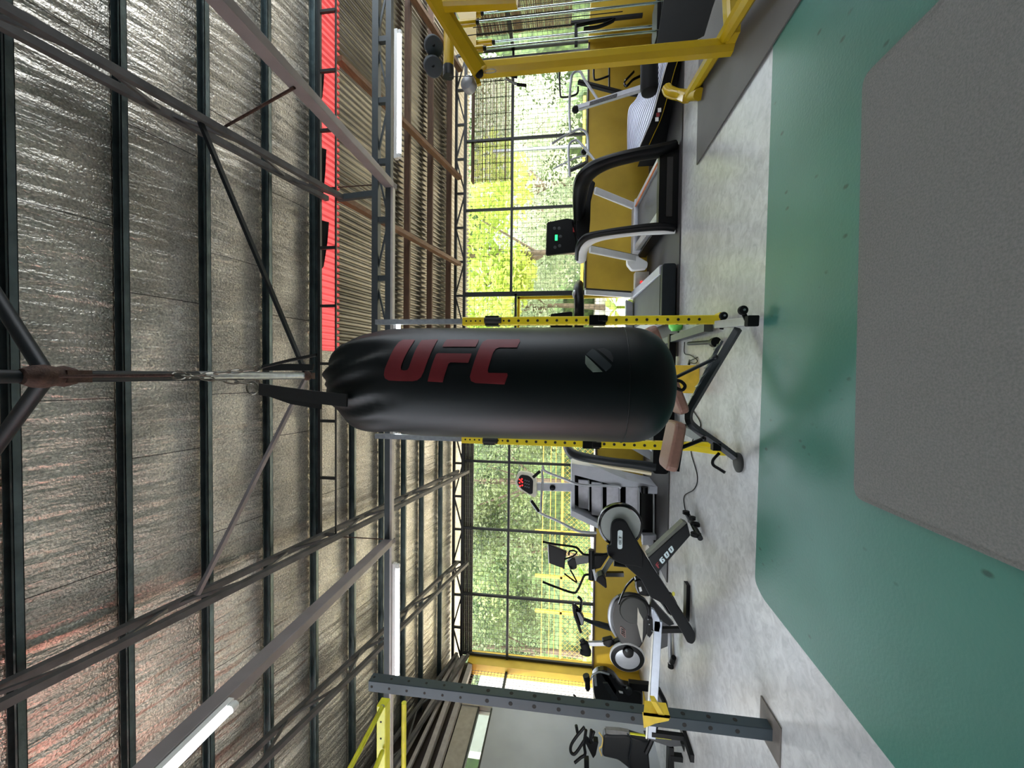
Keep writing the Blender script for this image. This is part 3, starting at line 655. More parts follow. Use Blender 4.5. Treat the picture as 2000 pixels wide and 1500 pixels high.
# ------------------------------------------------------------------ adjustable bench
bench = thing('weight_bench', 'adjustable bench with brown pads and black frame under the punching bag', 'bench', (-.2, 3.3, 0))
def padshape(p0, p1, w, t, name, taper=0):
    # p0, p1 : centres of the end edges; w along Y
    p0 = Vector(p0); p1 = Vector(p1); d = (p1-p0).normalized(); n = Vector((0, 1, 0)).cross(d).normalized()
    if n.z < 0: n = -n
    mid = (p0+p1)/2; L = (p1-p0).length; m = MB()
    out = rnd([mid+d*(-L/2)+Vector((0, -w/2, 0)), mid+d*(L/2)+Vector((0, -w/2, 0)), mid+d*(L/2)+Vector((0, w/2, 0)), mid+d*(-L/2)+Vector((0, w/2, 0))], .07, 5)
    m.prism([p-n*t/2 for p in out], n*t); return m.build(name, vinyl_brown, bench, bevel=.018)
pb0, pb1 = aY(1266, 640, 3.35), aY(1330, 806, 3.35)
padshape(pb0, pb1, .30, .075, 'back_pad')
ps0, ps1 = aY(1322, 823, 3.33), aY(1303, 915, 3.33)
padshape(ps0, ps1, .30, .085, 'seat_pad')
MB().bar(aY(1277, 650, 3.36), aY(1345, 815, 3.36), .05, .035).bar(aY(1336, 828, 3.34), aY(1322, 920, 3.34), .04, .03).build('pad_frame', black, bench, bevel=.004)
pA, pB, pC = aY(1442, 642, 3.30), aY(1343, 812, 3.33), aY(1436, 893, 3.35)
pth = [pA, aY(1400, 712, 3.31), aY(1358, 783, 3.33), aY(1347, 803, 3.33), aY(1346, 822, 3.33), aY(1360, 838, 3.34), aY(1400, 866, 3.35), pC]
fpaint = M('dark_green_black_frame', (16, 28, 30), .35, ns=8, na=.1)
MB().tube(smoothpath(pth, 4), .032, 4).build('main_frame', fpaint, bench)
# rear foot : silver square tube with rubber cap and two wheels
fz = .075; f0 = aZ(1468, 627, fz); f1 = aZ(1402, 634, fz)
MB().bar(f0, f1, .065, .06, ch=.004).build('rear_foot', silver, bench, bevel=.004)
dirf = (f1-f0).normalized(); MB().bar(f0-dirf*.03, f0+dirf*.025, .078, .075, ch=.006).build('rubber_cap', black_matte, bench)
for (x, y, t) in ((1451, 606, .06), (1413, 617, .5)):
    c = aY(x, y, f0.y+.03 if t < .1 else f1.y-.12); MB().lathe(c+Vector((0, -.02, 0)), (0, 1, 0), [(.012, 0), (.03, .002), (.034, .012), (.034, .03), (.028, .04)], 18).bar(c+Vector((0, .01, 0)), Vector((f0.x-.0, c.y+.01, fz+.01)), .012, .03).build('transport_wheel', black_matte, bench, smooth=True)
    MB().lathe(c+Vector((0, -.022, 0)), (0, -1, 0), [(.009, 0), (.009, .006), (.004, .008)], 10).build('wheel_bolt', galv, bench.children[-1])
fc = aZ(1437, 903, .03); MB().lathe(Vector((fc.x, fc.y, .0)), (0, 0, 1), [(.075, 0), (.08, .01), (.08, .02), (.06, .03), (.03, .035)], 24).build('front_foot', M('worn_black_foot', (44, 46, 44), .6), bench, smooth=True)
MB().tube(smoothpath([aY(1405, 885, 3.34), aY(1393, 898, 3.33), aY(1393, 908, 3.3), aY(1405, 916, 3.27), aY(1416, 923, 3.24)], 4), .012, 8).build('drag_handle', black, bench, smooth=True)
MB().cyl(aY(1318, 738, 3.3), aY(1396, 700, 3.26), .014, 10).ball(aY(1398, 698, 3.25), .022, 10).build('back_strut', dark_steel, bench, smooth=True)
MB().cyl(aY(1332, 874, 3.3), aY(1372, 858, 3.3), .016, 10).ball(aY(1374, 857, 3.3), .022, 8).build('seat_strut', black, bench, smooth=True)
MB().bx(*(lambda p: (p.x-.03, p.x+.03, p.y-.03, p.y+.03, p.z-.03, p.z+.03))(aY(1398, 872, 3.35))).build('frame_bracket', black, bench)
# notched ladder behind main frame
lad = MB(); a, b = aY(1418, 665, 3.36), aY(1357, 795, 3.38); a = a+Vector((0, .03, .02)); b = b+Vector((0, .03, .03)); lad.bar(a, b, .02, .02)
off = Vector((-.035, .0, .035)); lad.bar(a+off*.8, b+off*.8, .01, .012)
for k in range(7): p = a.lerp(b, (k+.3)/7); lad.bar(p-off*.2, p+off*1.35, .05, .006)
lad.build('notched_ladder', galv, bench)
# ------------------------------------------------------------------ small things on the floor
bx = aZ(1366, 741, 0); w = 52*bx.y/770
tag(MB().bx(bx.x-w/2, bx.x+w/2, bx.y, bx.y+.22, 0, .245).build('plyo_box', M('flat_yellow_box', (228, 190, 60), .6), bevel=.004), 'small flat yellow box on the floor behind the bench', 'box')
cab = [aZ(1338, 690, .01), aZ(1345, 705, .01), aZ(1358, 716, .01), aZ(1352, 728, .012), aZ(1344, 722, .014), aZ(1356, 716, .02)]
tag(MB().tube(smoothpath([aZ(1337, 668, .01), aZ(1337, 690, .01), aZ(1349, 694, .01), aZ(1362, 704, .02), aZ(1356, 710, .01), aZ(1346, 706, .012), aZ(1362, 698, .014)], 5), .005, 6).build('cable', black), 'curly black cable lying behind the yellow power rack foot', 'cable')
tag(MB().tube(smoothpath([aZ(1352, 800, .008), aZ(1368, 826, .008), aZ(1362, 846, .008), aZ(1352, 862, .008), aZ(1350, 885, .008), aZ(1362, 930, .008), aZ(1356, 955, .008), aZ(1337, 968, .008), aZ(1337, 990, .01), aZ(1345, 1020, .01)], 6), .0055, 6).build('cable', black), 'thin black cable snaking over the floor towards the spin bike foot', 'cable')
roll = thing('grip_roll', 'grey and black resistance strap bundle lying near the yellow box', 'strap', tuple(aZ(1352, 690, .03)))
MB().tube([aY(1358, 668, 4.7), aY(1358, 690, 4.7)], [.035, .03], 10).build('strap_roll', galv, roll, smooth=True)
MB().bar(aY(1354, 688, 4.7), aY(1346, 713, 4.7), .04, .03).build('strap_end', black, roll)
tag(MB().lathe(aZ(1331, 634, .0), (0, 0, 1), [(.06, 0), (.08, .03), (.08, .11), (.05, .14), (.01, .15)], 18).build('green_cap', lime, smooth=True), 'lime green round cap behind the power rack upright', 'cap')
stl = thing('barbell', 'dark barbell parts lying on the floor behind the power rack', 'barbell', tuple(aZ(1370, 655, .05)))
MB().cyl(aZ(1395, 668, .03), aZ(1345, 671, .03), .02, 10).build('bar', dark_steel, stl, smooth=True)
MB().lathe(aZ(1394, 669, .05), (0, 1, 0), [(.01, -.06), (.045, -.06), (.045, .0), (.03, .01), (.03, .05)], 16).build('collar', black, stl, smooth=True)
# ------------------------------------------------------------------ free standing perforated post
PX_, PY_ = -2.36, 2.79
post = thing('rig_post', 'tall dark blue grey perforated rig post on a square foot plate at the left', 'post', (PX_, PY_, 0))
zp = aY(720, 1343, 2.75).z; PW = .084
m = MB(); m.bar((PX_, PY_, .01), (PX_, PY_, zp), PW, PW, (0, 1, 0), ch=.004)
zs = [(aY(x, 1400, 2.75).z, .0075) for x in (726, 760, 794, 829, 864, 899)] + [(aY(x, 1400, 2.75).z, .0125) for x in (951, 997, 1043, 1091, 1138, 1187, 1236, 1286, 1337, 1388, 1441)]
for z, r in zs:
    for s_ in (1, -1):
        m.lathe((PX_, PY_-s_*(PW/2+.0006), z), (0, -s_, 0), [(r+.002, -.001), (r+.002, .0006), (r, .0003)], 14, 1)
        m.lathe((PX_+s_*(PW/2+.0006), PY_, z), (s_, 0, 0), [(r+.002, -.001), (r+.002, .0006), (r, .0003)], 14, 1)
m.build('post_tube', [post_paint, hole], post)
fp = M('brown_steel_plate', (104, 98, 92), .5, .3, ns=10, na=.2)
MB().bx(PX_-.13, PX_+.13, PY_-.13, PY_+.13, 0, .01).build('foot_plate', fp, post, bevel=.002)
zj = aY(1283, 1400, 2.7).z
m = MB(); x1 = PX_+PW/2
m.prism([(x1-.0, PY_-.055, zj+.08), (x1-.0, PY_-.055, zj-.095), (x1, PY_+.06, zj-.095), (x1, PY_+.06, zj+.05)], (.012, 0, 0))
m.prism([(x1-PW-.004, PY_-PW/2-.013, zj+.075), (x1+.012, PY_-PW/2-.013, zj+.085), (x1+.012, PY_-PW/2-.013, zj-.095), (x1-PW*.2, PY_-PW/2-.013, zj-.085), (x1-PW*.55, PY_-PW/2-.013, zj-.0)], (0, .012, 0))
m.prism([(x1+.01, PY_-.05, zj-.06), (x1+.10, PY_-.05, zj+.0), (x1+.10, PY_-.05, zj+.03), (x1+.01, PY_-.05, zj-.02)], (0, .05, 0))
m.build('barbell_hook', M('yellow_hook', (240, 205, 60), .5), post)
pf = thing('pull_up_bars', 'yellow green overhead beam with round bars fixed beside the top of the dark post', 'pull-up rig', (PX_-.4, PY_+.3, zp-.1))
yg = M('yellow_green_paint', (214, 214, 40), .4)
YP = 2.95
a = aY(749, 1372, YP); b = a+Vector((-1.5, 0, 0)); m = MB(); m.bar(a, b, .09, .075, ch=.005)
for k in range(9): m.lathe(a+Vector((-.12-.135*k, -.0455, 0)), (0, -1, 0), [(.008, -.001), (.008, .001), (.005, .0005)], 10, 1)
m.build('beam', [yg, hole], pf)
a2 = aY(789, 1372, YP+.25); MB().cyl(a2, a2+Vector((-1.6, 0, 0)), .021, 12).build('round_bar', yg, pf, smooth=True)
for (p, q) in ((aY(748, 1378, YP-.06), aY(683, 1502, YP-.5)), (aY(747, 1468, YP-.06), aY(725, 1520, YP-.3))):
    MB().cyl(p, p+(q-p)*1.5, .018, 10).build('bent_bar', yg, pf, smooth=True); MB().ball(p+Vector((0, -.01, 0)), .018, 8).build('bolt', galv, pf, smooth=True)
# ------------------------------------------------------------------ yellow cable machine at the right
cm = thing('cable_machine', 'large ochre yellow cable machine with black weight stack and foam pads', 'cable machine', (3.0, 3.9, 0))
YC = 3.62
pt, pb = aY(928, 124, YC), aY(1442, 90, YC); xm = (pt.x+pb.x)/2
MB().bar((xm, YC+.04, 0), (xm, YC+.04, pt.z), .125, .13, (0, 1, 0), ch=.035).build('front_post', yellow_mach, cm, smooth=True)
# overhead beam seen from below, runs up and away
t0, t1 = aY(938, 140, YC-.06), aY(862, 18, YC-.25)
MB().bar(t0, t0+(t1-t0)*1.6, .13, .14, (0, 0, 1), ch=.03).build('top_beam', yellow_mach, cm, smooth=True)
MB().bar(aY(868, 8, 3.3), aY(1010, 2, 3.3), .09, .10, (0, 1, 0), ch=.02).build('top_crossbeam', yellow_mach, cm, smooth=True)
pa, pc = aY(877, 52, YC+.15), aY(876, 140, YC+.15); MB().cyl(pa, pc, .05, 16).cyl(aY(876, 130, YC+.15), aY(876, 150, YC+.15), .052, 16, mi=1).build('roller_arm', [yellow_mach, dark_steel], cm, smooth=True)
for (y, x) in ((91, 848), (131, 847)):
    c = aY(x, y, YC-.1); MB().lathe(c, (.62, .66, .30), [(.02, -.01), (.075, 0), (.083, .012), (.083, .15), (.07, .16)], 24).build('foam_pad', M('charcoal_foam', (58, 66, 70), .8), cm, smooth=True)
    MB().lathe(c+Vector((0, -.012, 0)), (0, -1, 0), [(.014, 0), (.014, .004), (.008, .005)], 14).build('pad_cap', black, cm)
c = aY(911, 160, YC-.02); MB().lathe(c, (0, 1, -.3), [(.02, -.01), (.062, 0), (.066, .01), (.066, .08)], 20).build('pulley_wheel', silver, cm, smooth=True)
MB().bar(aY(930, 146, YC), aY(936, 166, YC), .03, .04).build('pulley_arm', yellow_mach, cm)
MB().ball(aY(936, 143, YC-.06), .04, 12).build('rubber_stopper', black_matte, cm, smooth=True)
mb_ = MB(); link(mb_, aY(957, 139, YC-.07), (0, 0, -1), (1, 0, 0), .11, .035, .003); mb_.build('carabiner', galv, cm)
MB().cyl(aY(878, 150, YC-.06), aY(930, 148, YC-.06), .003, 6).cyl(aY(938, 160, YC+.1), aY(985, 157, YC+.1), .003, 6).build('cable', black, cm)
# plate behind the pulleys, guide holders, guide rods
bk = aY(915, 60, YC+.42); MB().prism([aY(*p, YC+.40) for p in ((885, 10), (930, 5), (930, 116), (915, 118), (908, 60))], (0, .01, 0)).build('top_plate', yellow_mach, cm)
rods = [((945, 26), (1300, -14), .3), ((936, 43), (1283, 10), .0), ((967, 82), (1250, 55), .3), ((950, 94), (1268, 64), .0)]
for (p, q, dy) in rods:
    Y1 = YC+.16+dy; a = aY(*p, Y1); b = aY(*q, Y1); b = Vector((a.x, a.y, .28)); MB().cyl(a, b, .0115, 12).build('guide_rod', M('chrome_rod', (190, 214, 214), .15, .9), cm, smooth=True)
    MB().cyl(a+Vector((0, 0, .03)), a, .02, 12).build('rod_collar', black, cm, smooth=True)
    MB().cyl(a+Vector((0, 0, .22)), a+Vector((0, 0, .03)), .03, 12).build('rod_holder', yellow_mach, cm, smooth=True)
    MB().cyl(b+Vector((0, 0, .0)), b+Vector((0, 0, .12)), .028, 12).build('rubber_bumper', black_matte, cm, smooth=True)
for (p, dy) in (((924, 54), .12), ((907, 70), .12)):
    a = aY(*p, YC+.2+dy); MB().cyl(a, (a.x, a.y, .9), .004, 6).build('wire_rope', black, cm)
# weight stack and shroud
xs0 = xm-.06
MB().prism([aY(x, y, YC+.02) for x, y in ((1281, 96), (1354, 89), (1361, 76), (1376, 68), (1392, 14), (1404, -20), (1300, -26), (1288, 52))], (0, .012, 0)).build('front_shroud', M('black_cover_plate', (26, 28, 28), .5), cm)
for k in range(9): MB().bx(xm+.24, xm+.62, YC+.15, YC+.36, .30+k*.036, .332+k*.036).build('weight_plate', black, cm, bevel=.003)
MB().bar(aY(1115, 45, YC+.3), aY(1255, 30, YC+.3), .025, .03).bar(aY(1125, 48, YC+.3), aY(1125, 90, YC+.3), .03, .03).build('carriage', black, cm)
MB().tube(smoothpath([aY(1125, 50, YC+.2), aY(1165, 42, YC+.2), aY(1200, 38, YC+.2), aY(1170, 52, YC+.2), aY(1140, 56, YC+.2)], 5), .02, 8, flat=.6).build('hand_grip', black_matte, cm, smooth=True)
MB().ball(aY(1298, 54, YC+.09), .012, 8).build('selector_pin', M('blue_pin', (40, 110, 200), .4), cm, smooth=True)
# base
b0 = aZ(1345, 188, .06); b1 = Vector((xm+.05, YC+.0, .10)); dd = (b1-b0)
MB().bar(b0, b1+dd*.9, .115, .10, ch=.03).build('base_rail', yellow_mach, cm, smooth=True)
MB().bar(b0+Vector((-.02, .0, .02)), aZ(1302, 175, .18), .10, .09, ch=.02).build('rear_foot', yellow_mach, cm, smooth=True)
c = aZ(1336, 180, .04)
MB().tube(smoothpath([aZ(1366, 184, .045), aZ(1340, 186, .06), aY(1310, 182, 4.95), aY(1302, 172, 5.0)], 4), .06, 10).build('curved_skid', yellow_mach, cm, smooth=True)
MB().bar((xm-.02, YC-.05, .05), (xm+.9, YC+.1, .05), .12, .10, ch=.02).bar(aZ(1440, 30, .03), aZ(1438, 72, .03), .1, .06).build('front_skid', yellow_mach, cm, smooth=True)
# triceps bar hanging by the window, from the pulley cable
tb = cm
MB().tube(smoothpath([aY(988, 152, YC+.1), aY(996, 158, YC+.1), aY(1006, 163, YC+.1), aY(1014, 166, YC+.1)], 4), .012, 8).build('handle_bar', galv, tb, smooth=True)
MB().cyl(aY(1010, 165, YC+.1), aY(1028, 167, YC+.1), .014, 10).build('grip', black_matte, tb, smooth=True); MB().cyl(aY(995, 146, YC+.1), aY(1010, 150, YC+.1), .016, 10).build('grip', black_matte, tb, smooth=True)
# ------------------------------------------------------------------ treadmills
belt_m = M('treadmill_belt', (50, 52, 56), .55, ns=6, na=.15)
def pxr(pts): return [aY(*p) for p in pts]
def smr(rs, n): return rs
def sweep(pts, rs, n=5, seg=10, flat=1.):
    P = smoothpath(pts, n); R = []
    for i in range(len(rs)-1):
        for k in range(n): R.append(rs[i]+(rs[i+1]-rs[i])*k/n)
    R.append(rs[-1]); return P, R
# A : the whole one right of the punching bag
ta = thing('treadmill', 'white and black treadmill with green lit console, standing whole right of the punching bag', 'treadmill', (2.4, 5.9, 0), 'treadmills')
xa0, xa1 = 2.05, 2.90
MB().bar((2.47, 5.32, .17), (2.47, 7.0, .24), .60, .03, mi=0).build('running_belt', belt_m, ta)
for x in (2.12, 2.84):
    MB().bar((x, 5.30, .17), (x, 7.0, .25), .11, .09, ch=.015).build('side_rail', silver, ta, smooth=True)
MB().bar((2.79, 5.3, .225), (2.785, 6.9, .29), .012, .02).build('orange_trim', orange, ta, label='orange strip along the side rail')
MB().bar((2.03, 5.5, .11), (2.03, 7.0, .13), .03, .14).build('side_skirt', black, ta); MB().bar((2.92, 5.5, .11), (2.92, 7.0, .13), .03, .14).build('side_skirt', black, ta)
MB().bx(2.05, 2.92, 6.75, 7.08, .03, .30).build('motor_hood', grey_paint, ta, bevel=.03)
P, R = sweep(pxr([(1318, 286, 5.28), (1290, 294, 5.26), (1240, 303, 5.28), (1190, 316, 5.34), (1156, 332, 5.42), (1139, 352, 5.55), (1133, 380, 5.75), (1131, 410, 5.95), (1131, 436, 6.1)]), [.095, .105, .10, .105, .125, .135, .115, .095, .085])
MB().tube(P, R, 12, flat=.75).build('handrail', black, ta, smooth=True)
P, R = sweep(pxr([(1318, 446, 5.28), (1290, 443, 5.27), (1240, 447, 5.3), (1180, 455, 5.36), (1145, 464, 5.45), (1132, 482, 5.62), (1130, 505, 5.85)]), [.06, .07, .062, .055, .06, .06, .055])
MB().tube(P, R, 12, flat=.75).build('handrail', black, ta, smooth=True)
P, R = sweep(pxr([(1318, 452, 5.31), (1290, 452, 5.31), (1240, 455, 5.34), (1180, 463, 5.42), (1150, 472, 5.52), (1138, 486, 5.68), (1135, 508, 5.9)]), [.035, .048, .045, .048, .07, .085, .075])
MB().tube(P, R, 12, flat=.8).build('handrail_cover', white, ta, smooth=True)
P, R = sweep(pxr([(1140, 346, 5.60), (1127, 370, 5.8), (1126, 400, 5.98)]), [.05, .055, .04]); MB().tube(P, R, 10).build('handrail_cap', M('smoke_grey', (120, 130, 128), .3), ta, smooth=True)
m = MB(); a, b = aY(1310, 292, 5.28), aY(1310, 444, 5.28); m.prism(rnd([(b.x-.03, 5.24, 0.0), (a.x+.04, 5.24, 0.0), (a.x+.04, 5.24, .25), (b.x-.03, 5.24, .25)], .05), (0, .12, 0)); m.bx(b.x+.12, a.x-.12, 5.225, 5.245, .09, .16, mi=1)
m.build('rear_frame', [black, hole], ta, smooth=False)
for (p, q, w) in (((1162, 372, 6.0), (1236, 402, 6.35), .10), ((1152, 487, 5.8), (1245, 506, 6.3), .10)):
    a, b = aY(*p), aY(*q); MB().bar(a, b, w, .05, (0, 1, 0), ch=.01).build('upright', white, ta); MB().bar(a+Vector((.045, .05, 0)), b+Vector((.045, .05, 0)), .05, .05, (0, 1, 0)).build('upright_dark_edge', M('graphite', (70, 70, 68), .5), ta, label='dark edge of the upright')  # each upright gets a second, darker bar along one edge
MB().prism(rnd(px([(1225, 503), (1240, 497), (1266, 512), (1264, 524), (1235, 527), (1225, 515)], 6.25), .03), (0, .12, 0)).build('upright_boot', white, ta, bevel=.008)
P, R = sweep(pxr([(1124, 432, 6.1), (1130, 470, 6.12), (1134, 505, 5.98)]), [.06, .055, .05]); MB().tube(P, R, 10).build('front_crossbar', black, ta, smooth=True)
def console(root, quad, Y, dep=.05, mats=(black,)):
    m = MB(); m.prism(rnd(px(quad, Y), .03), (0, dep, 0)); return m.build('console', list(mats), root, bevel=.006)
con = console(ta, [(1068, 434), (1108, 426), (1126, 430), (1124, 492), (1066, 499)], 6.1)
MB().bx(*(lambda a, b: (a.x, b.x, 6.092, 6.099, b.z, a.z))(aY(1084, 470, 6.1), aY(1089, 459, 6.1))).build('display', green_led, con, label='small green lit display')
m = MB()
for (x, y) in ((1083, 446), (1092, 446), (1093, 480), (1084, 483), (1095, 462)): m.lathe(aY(x, y, 6.1), (0, -1, 0), [(.024, 0), (.024, .002), (.02, .003)], 14)
m.build('button_ring', M('dark_grey_button', (46, 50, 50), .4), con)
MB().bx(*(lambda a, b: (a.x, b.x, 6.085, 6.11, b.z, a.z))(aY(1119, 454, 6.1), aY(1124, 439, 6.1))).build('stop_button', M('red_button', (150, 30, 30), .4), con, label='red stop button')
MB().prism(rnd(px([(1127, 352), (1125, 400), (1125, 452), (1131, 474), (1150, 466), (1153, 430), (1154, 392), (1163, 356), (1146, 344)], 6.0), .02), (0, .06, 0)).build('handlebar_fascia', black, ta, bevel=.012)
# C : half hidden, between rack upright and A
tc_ = thing('treadmill', 'grey deck treadmill standing directly behind the right yellow upright', 'treadmill', (1.0, 6.0, 0), 'treadmills')
MB().bar((1.03, 5.3, .19), (1.03, 7.0, .25), .52, .03).build('running_belt', belt_m, tc_)
for x in (.72, 1.36): MB().bar((x, 5.28, .18), (x, 7.0, .27), .12, .08, ch=.012).build('side_rail', grey_paint, tc_, smooth=True)
m = MB(); m.prism(rnd([(1.42, 5.20, 0.03), (1.42, 5.20, .2), (.66, 5.20, .2), (.66, 5.20, 0.03)], .04), (0, .20, 0)); m.build('rear_end_cap', dark_steel, tc_, bevel=.01)
MB().bar((1.43, 5.5, .1), (1.43, 7.0, .12), .03, .13).build('side_skirt', black, tc_)
P, R = sweep(pxr([(1131, 556, 6.4), (1129, 566, 6.1), (1131, 590, 5.95), (1131, 625, 5.95), (1131, 660, 6.0)]), [.075, .085, .08, .08, .075]); MB().tube(P, R, 12, flat=.9).build('handrail', black, tc_, smooth=True)
P, R = sweep(pxr([(1128, 556, 6.35), (1123, 572, 6.0), (1122, 582, 5.98)]), [.03, .04, .02]); MB().tube(P, R, 8).build('handrail_cover', silver, tc_, smooth=True)
a, b = aY(1143, 571, 6.5), aY(1232, 577, 6.85); MB().bar(a, b, .075, .05, (0, 1, 0)).build('upright', white, tc_); MB().bar(a+Vector((.05, .04, 0)), b+Vector((.05, .04, 0)), .05, .05, (0, 1, 0)).build('upright_dark_edge', M('graphite_b', (60, 60, 58), .5), tc_)  # white bar with a darker bar along its edge
MB().prism(rnd(px([(1222, 585), (1236, 590), (1236, 660), (1222, 660)], 6.9), .02), (0, .1, 0)).build('motor_hood', silver, tc_, bevel=.01)
console(tc_, [(1075, 613), (1118, 608), (1118, 660), (1075, 655)], 6.1)
# front box with red light on the floor beside C
jb = thing('junction_box', 'small pale box with a red light on the floor between two treadmills', 'box', tuple(aY(1268, 540, 6.9)))
MB().bx(*(lambda a, b: (a.x, b.x, 6.85, 7.0, b.z, a.z))(aY(1240, 562, 6.85), aY(1268, 530, 6.85))).build('box_body', M('pale_grey_box', (196, 192, 176), .6), jb, bevel=.01)
MB().ball(aY(1253, 551, 6.84), .022, 10).build('indicator_light', red_led, jb, smooth=True, label='glowing red light')
# D : left of the bag
td = thing('treadmill', 'black and cream treadmill on the left of the punching bag, mostly hidden behind it', 'treadmill', (-.6, 5.9, 0), 'treadmills')
P, R = sweep(pxr([(1106, 842, 6.0), (1108, 868, 5.9), (1116, 884, 5.75), (1140, 893, 5.6), (1190, 901, 5.5), (1240, 907, 5.48), (1280, 913, 5.46)]), [.06, .065, .075, .07, .06, .065, .075]); MB().tube(P, R, 12, flat=.8).build('handrail', dark_steel, td, smooth=True)
P, R = sweep(pxr([(1150, 902, 5.62), (1190, 910, 5.54), (1240, 918, 5.52), (1272, 923, 5.5)]), [.02, .035, .035, .04]); MB().tube(P, R, 8).build('handrail_cover', cream, td, smooth=True)
MB().tube(smoothpath(pxr([(1100, 850, 6.0), (1104, 876, 5.85), (1116, 895, 5.75)]), 4), .03, 8).build('handrail_cap', silver, td, smooth=True)
MB().prism(rnd([(-1.30, 5.42, .02), (-.2, 5.42, .02), (-.2, 5.42, .22), (-1.30, 5.42, .22)], .05), (0, .16, 0)).build('rear_frame', black, td)
MB().bar((-.62, 5.55, .18), (-.62, 7.0, .24), .55, .03).build('running_belt', belt_m, td)
for x in (-.98, -.26): MB().bar((x, 5.5, .18), (x, 7.0, .26), .1, .09, ch=.012).build('side_rail', grey_paint, td, smooth=True)
MB().bar(aY(1150, 858, 6.3), aY(1240, 872, 6.6), .09, .05, (0, 1, 0)).build('upright', grey_paint, td)
MB().prism(px([(1238, 868), (1232, 876), (1274, 900), (1274, 880)], 6.0), (0, .1, 0)).build('motor_hood', silver, td)
console(td, [(1070, 800), (1110, 800), (1110, 846), (1070, 846)], 6.15)
# B : curved white slat treadmill seen from its side
tb_ = thing('treadmill', 'curved manual treadmill with white slat belt near the yellow machine', 'treadmill', (3.9, 6.0, 0), 'treadmills')
N = smoothpath(pxr([(1314, 100, 5.15), (1300, 140, 5.25), (1288, 185, 5.35), (1274, 235, 5.5), (1260, 268, 5.75), (1246, 300, 6.0)]), 6)
Fp = smoothpath(pxr([(1270, 100, 6.1), (1258, 150, 6.2), (1244, 190, 6.4), (1228, 212, 6.7), (1225, 250, 6.8), (1225, 300, 6.9)]), 6)
m = MB(); n = len(N)
for i in range(n-1):
    a, b, c, d = N[i], N[i+1], Fp[i+1], Fp[i]; m.add([a, b, c, d, a-Vector((0, 0, .03)), b-Vector((0, 0, .03)), c-Vector((0, 0, .03)), d-Vector((0, 0, .03))], [(0, 1, 2, 3), (7, 6, 5, 4), (0, 4, 5, 1), (2, 6, 7, 3), (1, 5, 6, 2), (0, 3, 7, 4)])
for k in range(1, 14):
    t = k/14; 
    for i in range(0, n-1): m.bar(N[i].lerp(Fp[i], t)+Vector((0, 0, .003)), N[i+1].lerp(Fp[i+1], t)+Vector((0, 0, .003)), .006, .006, mi=1)
m.build('slat_belt', [M('white_slat', (206, 210, 228), .45, ns=5, na=.08), M('slat_gap', (120, 126, 150), .7)], tb_, recalc=False)
def strip(name, base_pts, hz, th, mat, dy=0, dz=0.):
    m = MB()
    for i in range(len(base_pts)-1):
        a, b = base_pts[i]+Vector((0, dy, dz)), base_pts[i+1]+Vector((0, dy, dz)); m.add([a, b, b-Vector((0, 0, hz)), a-Vector((0, 0, hz)), a+Vector((0, th, 0)), b+Vector((0, th, 0)), b+Vector((0, th, -hz)), a+Vector((0, th, -hz))], [(0, 1, 2, 3), (7, 6, 5, 4), (0, 4, 5, 1), (2, 6, 7, 3)])
    return m.build(name, mat, tb_, recalc=True)
strip('side_panel', N, .11, .05, black, -.05, .01); strip('edge_trim', N, .008, .05, yellow_mach, -.055, -.10); strip('edge_strip', N, .012, .05, white, -.052, .022)
MB().prism([N[0]+Vector((0, .02, -.06)), N[-1]+Vector((0, .02, -.06)), Vector((N[-1].x, N[-1].y+.02, .02)), Vector((N[0].x, N[0].y+.02, .02))], (0, .35, 0)).build('lower_frame', black_matte, tb_)
for k, (x, y, c) in enumerate(((1288, 215, white), (1285, 224, M('red_sticker', (120, 30, 34), .5)), (1283, 233, white))): MB().box(aY(x, y, 5.36), (.05, .005, .04)).build('sticker', c, tb_)
MB().bar(aY(1120, 214, 6.2), aY(1255, 172, 5.6), .085, .06, (0, 1, 0), ch=.012).build('support_arm', silver, tb_, bevel=.004)
a, b = aY(1150, 206, 6.03), aY(1202, 190, 5.80); MB().bar(a+Vector((0, -.035, -.012)), b+Vector((0, -.035, -.012)), .055, .006, (0, 1, 0)).build('label_plate', M('worn_dark_label', (60, 60, 60), .6, ns=60, na=.8), tb_, label='worn dark label with illegible pale writing')
MB().ball(aY(1124, 214, 6.15), .055, 12).build('arm_knob', black_matte, tb_, smooth=True)
MB().cyl(aY(1250, 150, 5.5), aY(1286, 152, 5.5), .0, 4) if False else None
MB().lathe(aY(1268, 100, 5.35), aY(1268, 182, 5.30)-aY(1268, 100, 5.35), [(.03, 0), (.10, .01), (.11, .05), (.11, .50), (.095, .56), (.05, .575)], 20).build('foam_roller', black_matte, tb_, smooth=True)
for pts in ([(1114, 260, 6.4), (1112, 215, 6.4), (1115, 158, 6.3), (1121, 142, 6.3), (1133, 140, 6.3), (1142, 156, 6.25), (1168, 195, 6.1)], [(1078, 281, 6.6), (1098, 268, 6.6), (1126, 254, 6.6), (1137, 253, 6.6), (1147, 264, 6.6), (1149, 290, 6.6), (1148, 302, 6.6)], [(1113, 345, 6.5), (1111, 315, 6.5), (1111, 285, 6.5), (1120, 275, 6.5), (1132, 278, 6.5), (1164, 316, 6.3)], [(1080, 330, 6.7), (1100, 320, 6.7), (1125, 308, 6.7), (1145, 304, 6.7)]):
    MB().tube(smoothpath(pxr(pts), 5), .02 if pts[0][1] != 330 else .014, 8).build('handle_tube', silver if pts[0][1] != 330 else grey_paint, tb_, smooth=True)
MB().bar(aY(1112, 333, 6.6), aY(1146, 318, 6.5), .05, .05).ball(aY(1140, 297, 6.55), .05, 10).build('tube_clamp', black, tb_)
